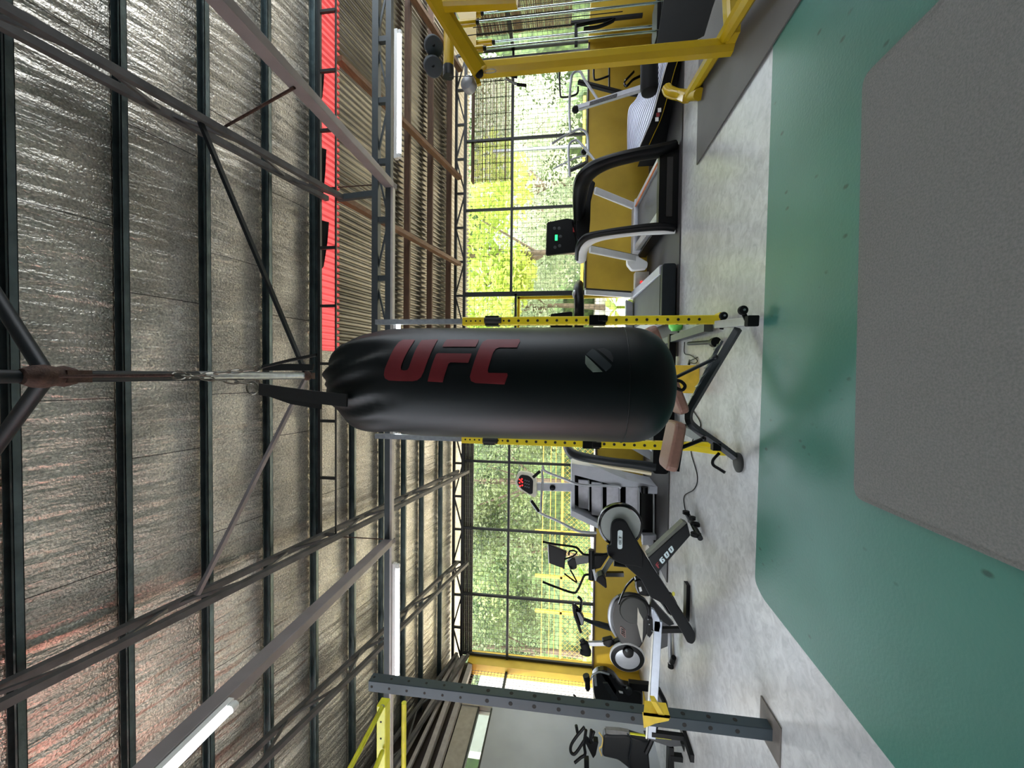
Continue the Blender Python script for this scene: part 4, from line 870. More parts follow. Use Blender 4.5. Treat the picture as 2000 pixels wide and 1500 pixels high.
MB().prism(px([(1242, 150), (1262, 132), (1290, 128), (1290, 160), (1250, 172)], 6.4), (0, .05, 0)).build('front_hood', gloss_black, tb_) if False else None
# black pipe frame behind, at the right yellow wall
sf = thing('stationary_frame', 'black tube frame of an exercise machine beside the right front window', 'exercise machine', tuple(aY(1300, 150, 6.6)))
for pts in ([(1126, 120, 6.8), (1096, 122, 6.8), (1094, 180, 6.8), (1100, 190, 6.8), (1126, 184, 6.8), (1129, 170, 6.8)], [(1160, 118, 6.8), (1160, 150, 6.8), (1166, 156, 6.8), (1190, 148, 6.8)], [(1190, 100, 6.8), (1190, 172, 6.8)]):
    MB().tube(smoothpath(pxr(pts), 4), .016, 8).build('frame_tube', black, sf, smooth=True)
MB().bar(aY(1130, 160, 6.7), aY(1215, 182, 6.6), .07, .07, ch=.015).build('main_tube', black_matte, sf)
MB().tube(smoothpath(pxr([(1252, 148, 6.5), (1236, 156, 6.5), (1224, 168, 6.5), (1220, 160, 6.5), (1238, 140, 6.5)]), 4), .03, 8, flat=.5).build('pedal', gloss_black, sf, smooth=True)
MB().cyl(aY(1215, 182, 6.6), aZ(1285, 190, .02), .03, 8).bx(*(lambda p: (p.x-.3, p.x+.3, p.y-.04, p.y+.04, .016, .06))(aZ(1285, 190, .02))).build('leg', black, sf)
# ------------------------------------------------------------------ stair climber
sc_ = thing('stair_climber', 'grey stair climber machine with red lit console left of the punching bag', 'stair climber', (-1.85, 6.3, 0), 'cardio machines')
YS = 6.05; pts8 = lambda L: [(980+a/5.882, 820+b/5.882) for a, b in L]
def q8(L, Y): return px(pts8(L), Y)
MB().prism(q8([(800, 500), (1110, 550), (1450, 690), (1800, 770), (1790, 855), (1600, 845), (1590, 775), (1350, 770), (800, 625)], YS), (0, .55, 0)).build('side_panel', grey_paint, sc_, bevel=.006, label='pale grey right side panel')
MB().prism(q8([(795, 1035), (1105, 1185), (1440, 1330), (1440, 1400), (1105, 1250), (792, 1105)], YS), (0, .55, 0)).build('side_panel', grey_paint, sc_, bevel=.006)
MB().prism(q8([(800, 610), (840, 615), (840, 1045), (795, 1045)], YS+.1), (0, .45, 0)).build('top_rail', grey_paint, sc_, bevel=.005)
MB().prism(q8([(820, 630), (1600, 760), (1600, 1300), (820, 1050)], YS+.35), (0, .2, 0)).build('inner_housing', black_matte, sc_)
steps = [((880, 690), (1000, 1030)), ((1032, 720), (1150, 1110)), ((1205, 755), (1352, 1180)), ((1428, 770), (1572, 1230))]
for k, ((x0, y0), (x1, y1)) in enumerate(steps):
    yy = YS+.26-.07*k; a = q8([(x0, y0), (x1, y0+8), (x1, y1), (x0, y1-20)], yy)
    MB().prism(a, (0, .05, 0)).build('step', M('step_grey_%d' % k, (198, 198, 204), .5), sc_, bevel=.004)
    p = q8([(x1, y0+8), (x1, y1)], yy-.10); MB().bar(p[0], p[1], .10, .014).build('tread', silver, sc_)
MB().prism(q8([(1600, 840), (1745, 850), (1745, 1350), (1600, 1380)], YS+.1), (0, .5, 0)).build('lower_housing', gloss_black, sc_)
MB().bar(*q8([(1745, 850), (1745, 1350)], YS+.05), .03, .02).build('base_edge', silver, sc_)
for (a, b) in (((1620, 1330), (1780, 1440)), ((1700, 770), (1800, 850))):
    MB().prism(q8([a, (b[0], a[1]), b, (a[0], b[1])], YS-.02), (0, .12, 0)).build('foot', grey_paint, sc_, bevel=.004)
MB().cyl(*q8([(1640, 770), (1640, 840)], YS-.05), .05, 16).build('front_roller', black, sc_, smooth=True)
MB().bar(*q8([(400, 765), (810, 775)], YS+.3), .13, .06, (0, 1, 0), ch=.012).build('console_mast', grey_paint, sc_)
MB().lathe(q8([(583, 778)], YS+.26)[0], (0, -1, 0), [(.045, 0), (.045, .02), (.03, .03), (.01, .032)], 18).build('speed_knob', black, sc_, smooth=True)
MB().prism(rnd(q8([(190, 590), (330, 605), (400, 660), (405, 860), (380, 900), (190, 800), (148, 720)], YS+.22), .06), (0, .07, 0)).build('console', M('cream_plastic', (206, 204, 186), .45), sc_, bevel=.012); con = sc_.children[-1]
MB().prism(rnd(q8([(215, 628), (310, 640), (362, 690), (355, 850), (320, 855), (220, 790), (172, 720)], YS+.215), .04), (0, .02, 0)).build('console_panel', black, con)
m = MB()
for (x, y) in ((205, 685), (232, 680), (205, 722), (236, 715), (212, 760), (236, 752), (222, 700)): m.box(q8([(x, y)], YS+.208)[0], (.022, .004, .02))
m.build('digit', red_led, con, label='glowing red digits')
m = MB()
for i in range(3):
    for j in range(3): m.box(q8([(268+i*22, 695+j*35+i*6)], YS+.212)[0], (.02, .006, .014))
m.build('key', M('grey_key', (96, 104, 112), .5), con)
for L in ([(470, 525), (500, 590), (700, 670), (880, 742), (1100, 755), (1325, 762), (1365, 785)], [(330, 925), (430, 1060), (640, 1160), (850, 1268), (960, 1290), (1090, 1298)]):
    MB().tube(smoothpath(q8(L, YS-.03), 5), .02, 10).build('handrail', silver, sc_, smooth=True)
for L in ([(440, 590), (360, 660)], [(340, 930), (425, 1052)]): MB().tube(q8(L, YS-.03), .024, 10).build('foam_grip', black_matte, sc_, smooth=True)
MB().tube(q8([(462, 570), (470, 700)], YS+.1)+q8([(455, 900), (448, 1060)], YS+.1), .018, 8).build('cross_tube', silver, sc_, smooth=True)
# ------------------------------------------------------------------ F600 bike
YF = 4.30; r5 = 5.5556
z1_ = lambda L: [(1040+a/r5, 960+b/r5) for a, b in L]
def q1(L, Y): return px(z1_(L), Y)
fb = thing('exercise_bike', 'black exercise bike with big grey flywheel and the number 600 on its leg', 'exercise bike', (-2.1, YF, 0), 'exercise bikes')
bikeblk = M('satin_black_bike', (10, 13, 15), .45, spec=.22, ns=8, na=.1)
fc_ = q1([(953, 370)], YF+.02)[0]; rr = 236/r5*YF/770*1.0
MB().lathe(fc_+Vector((0, -.0, 0)), (0, 1, 0), [(rr*.80, 0), (rr*.9, -.012), (rr*.985, -.004), (rr, .012), (rr, .05), (rr*.95, .06), (rr*.3, .062)], 56).build('flywheel_rim', gloss_black, fb, smooth=True)
MB().lathe(fc_+Vector((0, -.004, 0)), (0, 1, 0), [(.02, -.006), (rr*.6, -.007), (rr*.90, -.004), (rr*.91, .01)], 56).build('flywheel_disc', M('grey_disc', (146, 152, 148), .45, .2, ns=9, na=.06), fb, smooth=True)
MB().prism(rnd(q1([(850, 420), (862, 350), (905, 312), (965, 308), (1020, 335), (1165, 600), (1200, 680), (1200, 840), (1130, 812), (1000, 800), (900, 760), (815, 690), (808, 600), (850, 590)], YF-.05), .03), (0, .06, 0)).build('crank_cover', bikeblk, fb, bevel=.008)
MB().prism(rnd(q1([(925, 420), (978, 420), (975, 625), (922, 625)], YF-.055), .045, 8), (0, .01, 0)).build('badge', M('badge_white', (204, 218, 220), .4), fb, label='white pill shaped badge with small dark lettering')
# beam
MB().prism(rnd(q1([(1000, 800), (1150, 560), (1175, 610), (1250, 740), (1350, 890), (1480, 1090), (1760, 1530), (1770, 1620), (1735, 1660), (1680, 1640), (1640, 1560), (1440, 1230), (1280, 1150), (1180, 960)], YF-.03), .02), (0, .09, 0)).build('main_beam', bikeblk, fb, bevel=.008)
leg = q1([(1352, 892), (1290, 800), (1255, 725), (1680, 345), (1715, 478)], YF-.05)
MB().prism(leg, (0, .10, 0)).build('front_leg', M('graphite_bike_leg', (13, 17, 20), .4), fb, bevel=.006)
MB().prism(q1([(1255, 725), (1240, 690), (1635, 325), (1682, 345)], YF-.04), (0, .09, 0)).build('front_leg_side', M('olive_grey_side', (98, 100, 92), .45), fb)
def strokes(polys, Y, o, name, mat, parent, label=None, dep=.004):
    m = MB()
    for P in polys: m.prism([aY(1270+a/23.08, 1050+b/23.08, Y) for a, b in P], (0, dep, 0))
    return m.build(name, mat, parent, label=label)
dig = M('ice_white_print', (214, 232, 236), .4); YL = YF-.054
def ring(P, Q):   # outline minus hole as quads
    n = len(P); return [[P[i], P[(i+1)%n], Q[(i+1)%n], Q[i]] for i in range(n)]
zero = lambda dx, dy: ring([(820+dx, 520+dy), (940+dx, 380+dy), (985+dx, 380+dy), (1065+dx, 535+dy), (1060+dx, 590+dy), (965+dx, 700+dy), (915+dx, 695+dy), (820+dx, 560+dy)], [(895+dx, 490+dy), (905+dx, 468+dy), (925+dx, 475+dy), (990+dx, 570+dy), (990+dx, 590+dy), (972+dx, 610+dy), (955+dx, 600+dy), (900+dx, 510+dy)])
strokes(zero(0, 0), YL, 0, 'digit', dig, fb, 'white digit 0'); strokes(zero(-200, 240), YL, 0, 'digit', dig, fb, 'white digit 0')
strokes([[(535, 850), (575, 885), (490, 970), (525, 1010), (415, 1010), (420, 980)], [(415, 1005), (500, 985), (560, 1080), (545, 1170), (520, 1165), (420, 1040)], [(545, 1085), (570, 1110), (605, 1070), (670, 1030), (660, 1060), (565, 1175), (530, 1170)], [(585, 945), (625, 950), (670, 1015), (665, 1045), (600, 1075), (595, 1040), (560, 1010), (520, 1005), (510, 985)]], YL, 0, 'digit', dig, fb, 'white digit 6')
strokes([[(240, 1210), (320, 1110), (370, 1090), (345, 1150), (300, 1200), (330, 1230), (350, 1200), (385, 1180), (400, 1200), (355, 1260), (410, 1350), (370, 1395), (240, 1240)]], YL, 0, 'letter', M('dull_red_print', (140, 50, 58), .5), fb, 'dull red letter F')
# small badge lettering reading downwards
def seglet(name, segs, x0, y0, w, h):
    m = MB()
    for (a, b, c, d) in segs:   # letter space u right(0..1) v up(0..1) ; u -> image down, v -> image right
        p = aY(x0+b*w, y0+a*h, YF-.0565); q = aY(x0+d*w, y0+c*h, YF-.0565); m.bar(p, q, .002, .006, (0, 1, 0))
    m.build(name, M('badge_ink', (40, 36, 38), .5), fb)
gl = dict(J=[(0,.2,.5,0),(.5,0,.8,.2),(.8,.2,.8,1)], E=[(0,0,0,1),(0,0,.8,0),(0,.5,.7,.5),(0,1,.8,1)], X=[(0,0,.85,1),(0,1,.85,0)], O=[(0,.1,0,.9),(0,.9,.8,.9),(.8,.9,.8,.1),(.8,.1,0,.1)])
for i, ch_ in enumerate('JEXO'): seglet('letter', gl[ch_], 1208.3, 1046+i*4.6, 5.6, 4.0)
# crank, pedal, foot gear
MB().bar(*q1([(860, 730), (750, 900)], YF-.09), .05, .022, (0, 1, 0), ch=.006).build('crank_arm', M('crank_alu', (92, 98, 96), .4, .4), fb)
MB().prism(q1([(705, 930), (760, 905), (800, 960), (808, 1045), (795, 1055), (690, 975)], YF-.22), (0, .12, 0)).build('pedal', black, fb, bevel=.01)
fa = aZ(1342, 1003, .06); fb_ = aZ(1368, 1052, .05)
MB().cyl(fa, fb_, .026, 12).build('front_stabiliser', bikeblk, fb, smooth=True)
for (x, y, r) in ((1340, 1001, .036), (1358, 1024, .045), (1359, 1044, .05), (1352, 1012, .034)):
    c = aY(x, y, fa.y+(fb_.y-fa.y)*(.1 if y < 1010 else .5 if y < 1030 else .85)); MB().lathe(c+Vector((-.02, 0, 0)), (1, 0, 0), [(.01, 0), (r, .004), (r, .036), (.01, .04)], 18).build('transport_wheel', black_matte, fb, smooth=True)
MB().ball(aY(1307, 1158, YF), .012, 8).build('knob_stem', black, fb); MB().ball(aY(1315, 1160, YF), .022, 8, sc=(1.2, .6, .8)).build('adjustment_knob', M('pale_yellow_knob', (226, 220, 90), .5), fb, smooth=True)
MB().tube(smoothpath(q1([(1490, 1100), (1560, 1240), (1500, 1330), (1400, 1200), (1300, 1130)], YF+.12), 4), .014, 8).build('rear_brace', bikeblk, fb, smooth=True)
# ------------------------------------------------------------------ spin bike with oval housing
YK = 4.85; r6 = 6.25
def q2(L, Y): return px([(1080+a/r6, 1120+b/r6) for a, b in L], Y)
kb = thing('exercise_bike', 'dark spin bike with oval side housing, square emblem and white rimmed rear wheel', 'exercise bike', (-3.1, YK, 0), 'exercise bikes')
house = M('charcoal_housing', (13, 12, 12), .35, ns=5, na=.12)
hp = q2([(735, 380), (760, 320), (830, 285), (930, 262), (1050, 280), (1140, 340), (1195, 430), (1195, 560), (1160, 720), (1100, 860), (1040, 950), (960, 985), (880, 960), (830, 860), (770, 760), (725, 650), (705, 520)], YK)
MB().prism(rnd(hp, .03), (0, .09, 0)).build('drive_housing', house, kb, bevel=.02)
e = hp[12:]+[hp[0], hp[1], hp[2]]
MB().tube(smoothpath([p+Vector((0, .03, 0)) for p in q2([(800, 290), (740, 350), (705, 450), (700, 580), (725, 690), (775, 790)], YK)], 4), [.012+.016*math.sin(math.pi*i/20) for i in range(21)], 8).build('silver_edge', silver, kb, smooth=True)
c = q2([(985, 455)], YK-.012)[0]; MB().lathe(c, (0, 1, 0), [(.02, -.006), (.155, -.004), (.165, .008), (.165, .02)], 40).build('crank_disc', M('olive_dark_disc', (38, 40, 36), .45), kb, smooth=True)
MB().prism(rnd(q2([(1035, 415), (1055, 480), (1100, 560), (1098, 700), (1090, 850), (1070, 790), (1030, 620)], YK-.022), .01), (0, .02, 0)).build('pale_blade', M('pale_sand_trim', (196, 192, 178), .4), kb)
lg = M('rose_grey_print', (150, 118, 112), .5)
def q30(L): return [aY(1200+a/30, 1210+b/30, YK-.004) for a, b in L]
def outline(pts, w, name, label):
    m = MB(); P = q30(pts)
    for a, b in zip(P, P[1:]+P[:1]): m.bar(a, b, .006, w, (0, 1, 0))
    for L in ([(450, 590), (590, 680)], [(450, 710), (600, 810)], [(450, 820), (600, 910)]): p = q30(L); m.bar(p[0], p[1], .006, w*1.6, (0, 1, 0))
    m.build(name, lg, kb, label=label)
outline([(355, 440), (400, 425), (640, 640), (650, 1030), (600, 1035), (360, 800)], .010, 'emblem', 'rose grey square emblem with three bars')
wc = q2([(905, 1005)], YK+.06)[0]; ax = Vector((.45, .9, .0)).normalized()
MB().lathe(wc, (-.2, -.98, .05), [(.125, .0), (.16, -.012), (.205, -.006), (.21, .02), (.2, .036), (.1, .04)], 44).build('rear_wheel_rim', white, kb, smooth=True)
MB().lathe(wc, (-.2, -.98, .05), [(.10, .042), (.15, .05), (.198, .037)], 44, cap=False).build('wheel_groove', black, kb, smooth=True)
MB().lathe(wc, (-.2, -.98, .05), [(.02, .056), (.13, .056), (.148, .048)], 40).build('wheel_disc', silver, kb, smooth=True)
MB().lathe(q2([(920, 965)], YK-.03)[0], (0, 1, 0), [(.02, -.02), (.06, -.012), (.066, .01), (.066, .08)], 24).build('hub_cover', black, kb, smooth=True)
MB().ball(q2([(900, 940)], YK-.055)[0], .02, 8).build('hub_bolt', galv, kb, smooth=True)
MB().tube(smoothpath(q2([(985, 60), (900, 150), (850, 250), (805, 370)], YK-.12), 4), .02, 8, flat=.6).build('crank_arm', gloss_black, kb, smooth=True)
MB().prism(rnd(q2([(1000, 85), (1060, 60), (1150, 110), (1195, 190), (1190, 290), (1110, 280), (1040, 260), (1005, 180)], YK-.22), .03), (0, .10, 0)).build('pedal', gloss_black, kb, bevel=.015)
MB().prism(q2([(1045, 170), (1075, 165), (1090, 215), (1060, 225)], YK-.225), (0, .01, 0)).build('pedal_sticker', white, kb)
# handlebar post and bar
P, R = sweep(q2([(375, 555), (460, 590), (560, 620), (720, 665), (900, 720)], YK+.1), [.024, .03, .045, .05, .04]); MB().tube(P, R, 10, flat=.7).build('handlebar_post', dark_steel, kb, smooth=True)
MB().tube(smoothpath(q2([(255, 380), (300, 420), (330, 470), (345, 330), (300, 280)], YK+.05), 4), .018, 8).build('handlebar', gloss_black, kb, smooth=True)
MB().tube(smoothpath(q2([(250, 380), (265, 500), (300, 600), (340, 720)], YK-.05), 4), .018, 8).build('handlebar', black, kb, smooth=True)
MB().prism(rnd(q2([(265, 455), (330, 470), (385, 560), (370, 640), (310, 640), (265, 560)], YK+.0), .02), (0, .08, 0)).build('display_pod', gloss_black, kb, bevel=.01)
# saddle
MB().tube(smoothpath(q2([(350, 810), (375, 850), (400, 920), (395, 985)], YK+.1), 4), [.022]*4+[.035]*5+[.045]*4, 10, flat=1.6).build('saddle', black_matte, kb, smooth=True)
MB().bar(*q2([(430, 855), (640, 850)], YK+.12), .045, .04, (0, 1, 0)).build('saddle_post', silver, kb)
MB().prism(rnd(q2([(600, 830), (720, 800), (760, 860), (690, 910), (610, 880)], YK+.1), .02), (0, .08, 0)).build('saddle_clamp', black, kb, bevel=.008)
MB().bar(*q2([(730, 850), (900, 780)], YK+.14), .06, .05).build('seat_tube', bikeblk, kb)
fz_ = aZ(1310, 1296, .03); MB().cyl(aZ(1306, 1216, .04), fz_, .028, 12).build('rear_stabiliser', silver, kb, smooth=True)
MB().cyl(fz_+Vector((0, 0, 0)), fz_+Vector((-.05, 0, 0)), .035, 12).cyl(aZ(1316, 1284, .03), aZ(1312, 1294, .03), .03, 10).build('stabiliser_cap', black_matte, kb, smooth=True)
MB().prism(q2([(1200, 300), (1300, 420), (1480, 620), (1420, 640), (1180, 480)], YK+.02), (0, .06, 0)).build('lower_frame', bikeblk, kb)
MB().prism(q2([(1180, 480), (1400, 600), (1400, 890), (1300, 930), (1250, 700)], YK+.10), (0, .05, 0)).build('lower_cover', gloss_black, kb)
# ------------------------------------------------------------------ rowing machine rail
rw = thing('rowing_machine', 'rowing machine with long silver seat rail passing in front of the spin bikes', 'rowing machine', (-3.2, 4.5, 0))
YR = 4.5
rb = M('blue_silver_rail', (170, 178, 190), .35, .5, ns=20, na=.05)
a, b = aY(1285, 1212, YR), aY(1272, 1440, YR); b.z = a.z+ (b.z-a.z)*1.0
MB().bar(a, b, .04, .09, (0, 0, 1), ch=.006).build('seat_rail', rb, rw)
MB().prism(q2([(1205, 430), (1240, 450), (1305, 560), (1315, 640), (1300, 720), (1200, 700)], YR-.02), (0, .04, 0)).build('rail_end', rb, rw, bevel=.004)
MB().bar(a+Vector((-.1, -.022, .058)), b+Vector((0, -.022, .058)), .012, .016).build('rail_lip', M('pale_rail_lip', (226, 226, 214), .4), rw)
MB().prism(rnd(q2([(1160, 540), (1220, 560), (1225, 720), (1180, 790), (1150, 760)], YR-.06), .01), (0, .05, 0)).build('foot_bracket', black, rw, bevel=.005)
for (x, y) in ((560+600, 560), (1175, 620), (1210, 700), (1165, 770)): MB().ball(q2([(x, y)], YR-.065)[0], .008, 6).build('bolt', galv, rw)
MB().bar(aY(1290, 1230, YR+.05), (aY(1290, 1230, YR).x, YR+.05, .02), .05, .05).bx(-3.0+.3, -2.6+.3, YR-.0, YR+.1, 0, .04).build('front_leg', black, rw)
px_ = b.x+.05; MB().bar((px_, YR, b.z), (px_, YR, .03), .05, .05).bx(px_-.04, px_+.04, YR-.25, YR+.25, 0, .04).build('rear_leg', black, rw)
# ------------------------------------------------------------------ elliptical in the middle
YE = 5.9
el = thing('elliptical_trainer', 'black elliptical trainer with upright arms in front of the left window', 'elliptical trainer', (-2.8, YE, 0), 'cardio machines')
for L in ([(110, 545), (250, 572), (460, 602), (520, 650), (580, 685), (810, 680)], [(110, 980), (250, 1035), (440, 1098), (490, 1065), (530, 980), (565, 910), (620, 900)]):
    MB().tube(smoothpath(q1(L, YE), 5), .017, 8).build('moving_arm', black, el, smooth=True)
MB().prism(q1([(172, 572), (370, 652), (345, 842), (182, 780)], YE+.02), (0, .05, 0)).build('console', black, el, bevel=.008)
MB().bar(*q1([(168, 572), (178, 775)], YE+.02), .012, .05, (0, 1, 0)).build('console_edge', silver, el)
MB().tube(smoothpath(q1([(345, 735), (440, 700), (480, 660), (440, 640), (400, 650), (395, 690)], YE-.05), 4), .012, 8).build('fixed_handle', black, el, smooth=True)
MB().tube(smoothpath(q1([(345, 890), (410, 940), (480, 985), (450, 920), (410, 850)], YE-.05), 4), .012, 8).build('fixed_handle', black, el, smooth=True)
MB().prism(rnd(q1([(375, 770), (430, 720), (480, 740), (480, 840), (410, 852)], YE), .02), (0, .08, 0)).build('neck_joint', black, el, bevel=.01)
MB().bar(*q1([(470, 750), (640, 720)], YE+.03), .10, .07, (0, 1, 0)).build('mast', M('grey_mast', (96, 98, 98), .5), el)
MB().cyl(*q1([(640, 630), (640, 955)], YE), .045, 14).build('pivot_axle', black, el, smooth=True)
MB().prism(rnd(q1([(640, 690), (780, 700), (830, 690), (740, 830), (660, 850)], YE), .02), (0, .10, 0)).build('drive_cover', black, el, bevel=.01)
MB().bar(*q1([(660, 840), (690, 960)], YE-.04), .035, .04, (0, 1, 0)).build('link_arm', silver, el)
MB().bar(*q1([(790, 895), (990, 895)], YE+.12), .06, .06, (0, 1, 0)).build('pedal_arm', gloss_black, el)
bz = q1([(1000, 800)], YE)[0]
MB().cyl((bz.x, YE+.06, aY(1200, 1090, YE).z), (bz.x-.02, YE+.06, .05), .05, 12).bx(bz.x-.35, bz.x+.35, YE+.02, YE+.12, .0, .06).build('base_frame', black, el, smooth=False)
# ------------------------------------------------------------------ bike L behind the post
YLb = 5.85
def q4(L, Y): return px([(1050+a/5.714, 1270+b/5.714) for a, b in L], Y)
lb_ = thing('exercise_bike', 'glossy black bike in front of the yellow corner column', 'exercise bike', (-4.6, YLb, 0), 'exercise bikes')
MB().prism(rnd(q4([(610, 300), (660, 245), (760, 235), (860, 290), (930, 390), (1100, 430), (1180, 470), (1180, 640), (1000, 650), (850, 620), (650, 600), (620, 480)], YLb), .05), (0, .14, 0)).build('drive_housing', gloss_black, lb_, bevel=.03)
MB().tube(smoothpath(q4([(590, 330), (620, 270), (700, 245), (800, 270)], YLb-.06), 4), .012, 8).build('chrome_trim', galv, lb_, smooth=True)
MB().tube(smoothpath(q4([(540, 280), (555, 350), (560, 450)], YLb-.03), 4), [.05]*4+[.04]*4+[.02], 10).build('saddle', black, lb_, smooth=True)
MB().prism(q4([(625, 285), (655, 290), (665, 400), (635, 400)], YLb-.07), (0, .05, 0)).build('buckle', galv, lb_)
MB().prism(q4([(730, 370), (780, 370), (900, 560), (880, 600), (840, 560)], YLb-.10), (0, .03, 0)).build('crank_arm', dark_steel, lb_)
MB().lathe(q4([(1020, 470)], YLb-.06)[0], (0, 1, 0), [(.02, 0), (.05, .005), (.05, .05)], 16).build('hub', dark_steel, lb_, smooth=True)
MB().prism(q4([(905, 455), (950, 465), (955, 485), (915, 478)], YLb-.02), (0, .01, 0)).build('sticker', white, lb_)
MB().bx(-4.95, -4.2, YLb-.02, YLb+.1, 0, .06).bx(-4.6, -4.5, YLb, YLb+.08, .05, .4).build('base_frame', black, lb_)
MB().tube(smoothpath(q4([(400, 495), (430, 530), (450, 590)], YLb+.1), 3), .015, 8).build('handlebar', black, lb_, smooth=True)
# ------------------------------------------------------------------ machines at far left edge
YM = 5.0
def q9(L, Y): return px([(1050+a/5.714, 1380+b/5.714) for a, b in L], Y)
mb2 = thing('exercise_bike', 'black spin bike with looped handlebars against the grey left wall', 'exercise bike', (-4.6, YM, 0), 'exercise bikes')
for L in ([(520, 230), (430, 340), (375, 430), (370, 500), (400, 530), (440, 500), (520, 380)], [(415, 625), (480, 570), (530, 530), (520, 420), (540, 260)], [(430, 210), (445, 290)], [(600, 260), (590, 370), (630, 280)]):
    MB().tube(smoothpath(q9(L, YM), 5), .019, 8).build('handlebar', black, mb2, smooth=True)
MB().prism(rnd(q9([(530, 370), (600, 430), (620, 390), (680, 400), (650, 540), (620, 580), (590, 520), (530, 400)], YM+.02), .01), (0, .08, 0)).build('clamp', black, mb2, bevel=.005)
MB().bar(*q9([(545, 570), (550, 900)], YM+.03), .06, .06, (0, 1, 0)).build('stem', black, mb2)
MB().tube(smoothpath(q9([(685, 290), (725, 350), (715, 440), (690, 470), (715, 545)], YM-.06), 5), .012, 8, flat=.6).build('yellow_band', M('pale_yellow_band', (232, 200, 110), .5), mb2, smooth=True)
MB().prism(rnd(q9([(740, 320), (850, 330), (1000, 330), (1150, 380), (1250, 400), (1240, 500), (1260, 760), (1100, 760), (900, 600), (720, 560)], YM), .04), (0, .12, 0)).build('drive_housing', M('ink_housing', (6, 8, 12), .4), mb2, bevel=.02)
MB().tube(smoothpath(q9([(1000, 300), (1045, 370), (1040, 480), (1020, 600), (1060, 760)], YM-.03), 5), .014, 8, flat=.6).build('grey_trim', dark_steel, mb2, smooth=True)
MB().prism(q9([(760, 260), (920, 270), (1020, 290), (1050, 360), (900, 345), (765, 300)], YM+.02), (0, .05, 0)).build('grey_shroud', M('shroud_grey', (120, 118, 116), .5), mb2)
bb = aZ(1300, 1480, .0); MB().bx(bb.x-.25, bb.x+.45, YM, YM+.1, 0, .06).bx(bb.x-.05, bb.x+.05, YM, YM+.08, .05, .5).build('base_frame', black, mb2)
mr = thing('multi_gym_arm', 'black padded arm with yellow edge low behind the dark post', 'exercise machine', tuple(aZ(1330, 1470, 0)))
YM2 = 4.6
MB().bar(*q9([(1030, 300), (1200, 322)], YM2), .01, .02, (0, 1, 0)).build('yellow_edge', yg, mr); MB().bar(*q9([(1310, 338), (1490, 358)], YM2), .01, .02, (0, 1, 0)).build('yellow_edge', yg, mr)
MB().prism(rnd(q9([(1190, 335), (1500, 360), (1640, 380), (1640, 440), (1480, 450), (1300, 390)], YM2+.02), .01), (0, .08, 0)).build('arm', M('grey_black_arm', (52, 54, 56), .5), mr, bevel=.005)
MB().cyl(*q9([(1630, 390), (1680, 530)], YM2), .038, 12).build('foam_pad', black_matte, mr, smooth=True); MB().cyl(*q9([(1715, 380), (1738, 540)], YM2+.05), .018, 10).build('foam_pad', black_matte, mr, smooth=True)
MB().bar(*q9([(1490, 440), (1495, 900)], YM2+.05), .05, .05, (0, 1, 0)).bx(*(lambda p: (p.x-.03, p.x+.03, YM2+.02, YM2+.08, 0, p.z))(q9([(1490, 600)], YM2)[0])).build('support_post', black, mr)
MB().tube(smoothpath([aY(1262, 1470, 4.9), aY(1275, 1440, 4.9), aY(1285, 1405, 4.9), aY(1300, 1380, 4.9), aY(1285, 1345, 4.9)], 4), .03, 8).build('curved_frame', black, mr, smooth=True)
# speaker-like pipe outside / vent above column
# ------------------------------------------------------------------ outdoors
gr = M('sunlit_paving', (205, 196, 178), .8, ns=.8, na=.2)
tag(MB().bx(-22, 22, D+.16, 24, -.14, -.1).build('courtyard_ground', gr), 'sunlit pale ground outside the front windows', 'ground')
tag(MB().bx(-16, XL-.3, -6, D+.15, -.14, -.1).build('courtyard_ground', gr), 'pale ground outside the left wall', 'ground')
hill = M('dark_foliage_bank', (34, 50, 26), .9, ns=3, rgb2=(90, 112, 60), bump=.8, bscale=6)
m = MB(); n = 60
for j in range(14):
    for i in range(n+1):
        x = -32+64*i/n; z = -.2+.85*j; y = 21+j*.45+1.2*math.sin(x*.7+j)+.7*math.sin(x*2.1+j*1.7); m.v.append(Vector((x, y, z)))
for j in range(13):
    for i in range(n): a = j*(n+1)+i; m.f.append((a, a+1, a+n+2, a+n+1)); m.m.append(0)
tag(m.build('hillside', hill, smooth=True), 'green wooded slope rising behind the trees', 'hillside')
def leafmat(name, c, c2, trans=.5):
    m = M(name, c, .5, ns=.9, rgb2=c2, trans=trans); return m
lf = [leafmat('leaf_lime', (150, 176, 70), (206, 216, 120), .6), leafmat('leaf_green', (56, 84, 44), (168, 182, 122), .5), leafmat('leaf_grey_green', (140, 158, 124), (214, 220, 190), .5), leafmat('leaf_deep', (34, 56, 32), (150, 164, 116), .45)]
bark = M('grey_bark', (104, 92, 76), .9, ns=8, na=.3, bump=.5)
def leafmesh(rng, blobs, n, size):
    m = MB()
    for _ in range(n):
        c, r = rng.choice(blobs); 
        v = Vector((rng.gauss(0, 1), rng.gauss(0, 1), rng.gauss(0, 1))).normalized()*(rng.random()**.4)
        p = Vector(c)+Vector((v.x*r[0], v.y*r[1], v.z*r[2]))
        a = Vector((rng.gauss(0, 1), rng.gauss(0, 1), rng.gauss(0, .7))).normalized(); b = a.cross(Vector((rng.gauss(0, 1), rng.gauss(0, 1), rng.gauss(0, 1)))).normalized()
        s = size*rng.uniform(.6, 1.3); q = a.cross(b)*s*.12
        m.v += [p-a*s*.5, p+b*s*.28+q, p+a*s*.6, p-b*s*.28+q]; k = len(m.v); m.f.append((k-4, k-3, k-2, k-1)); m.m.append(0)
    return m
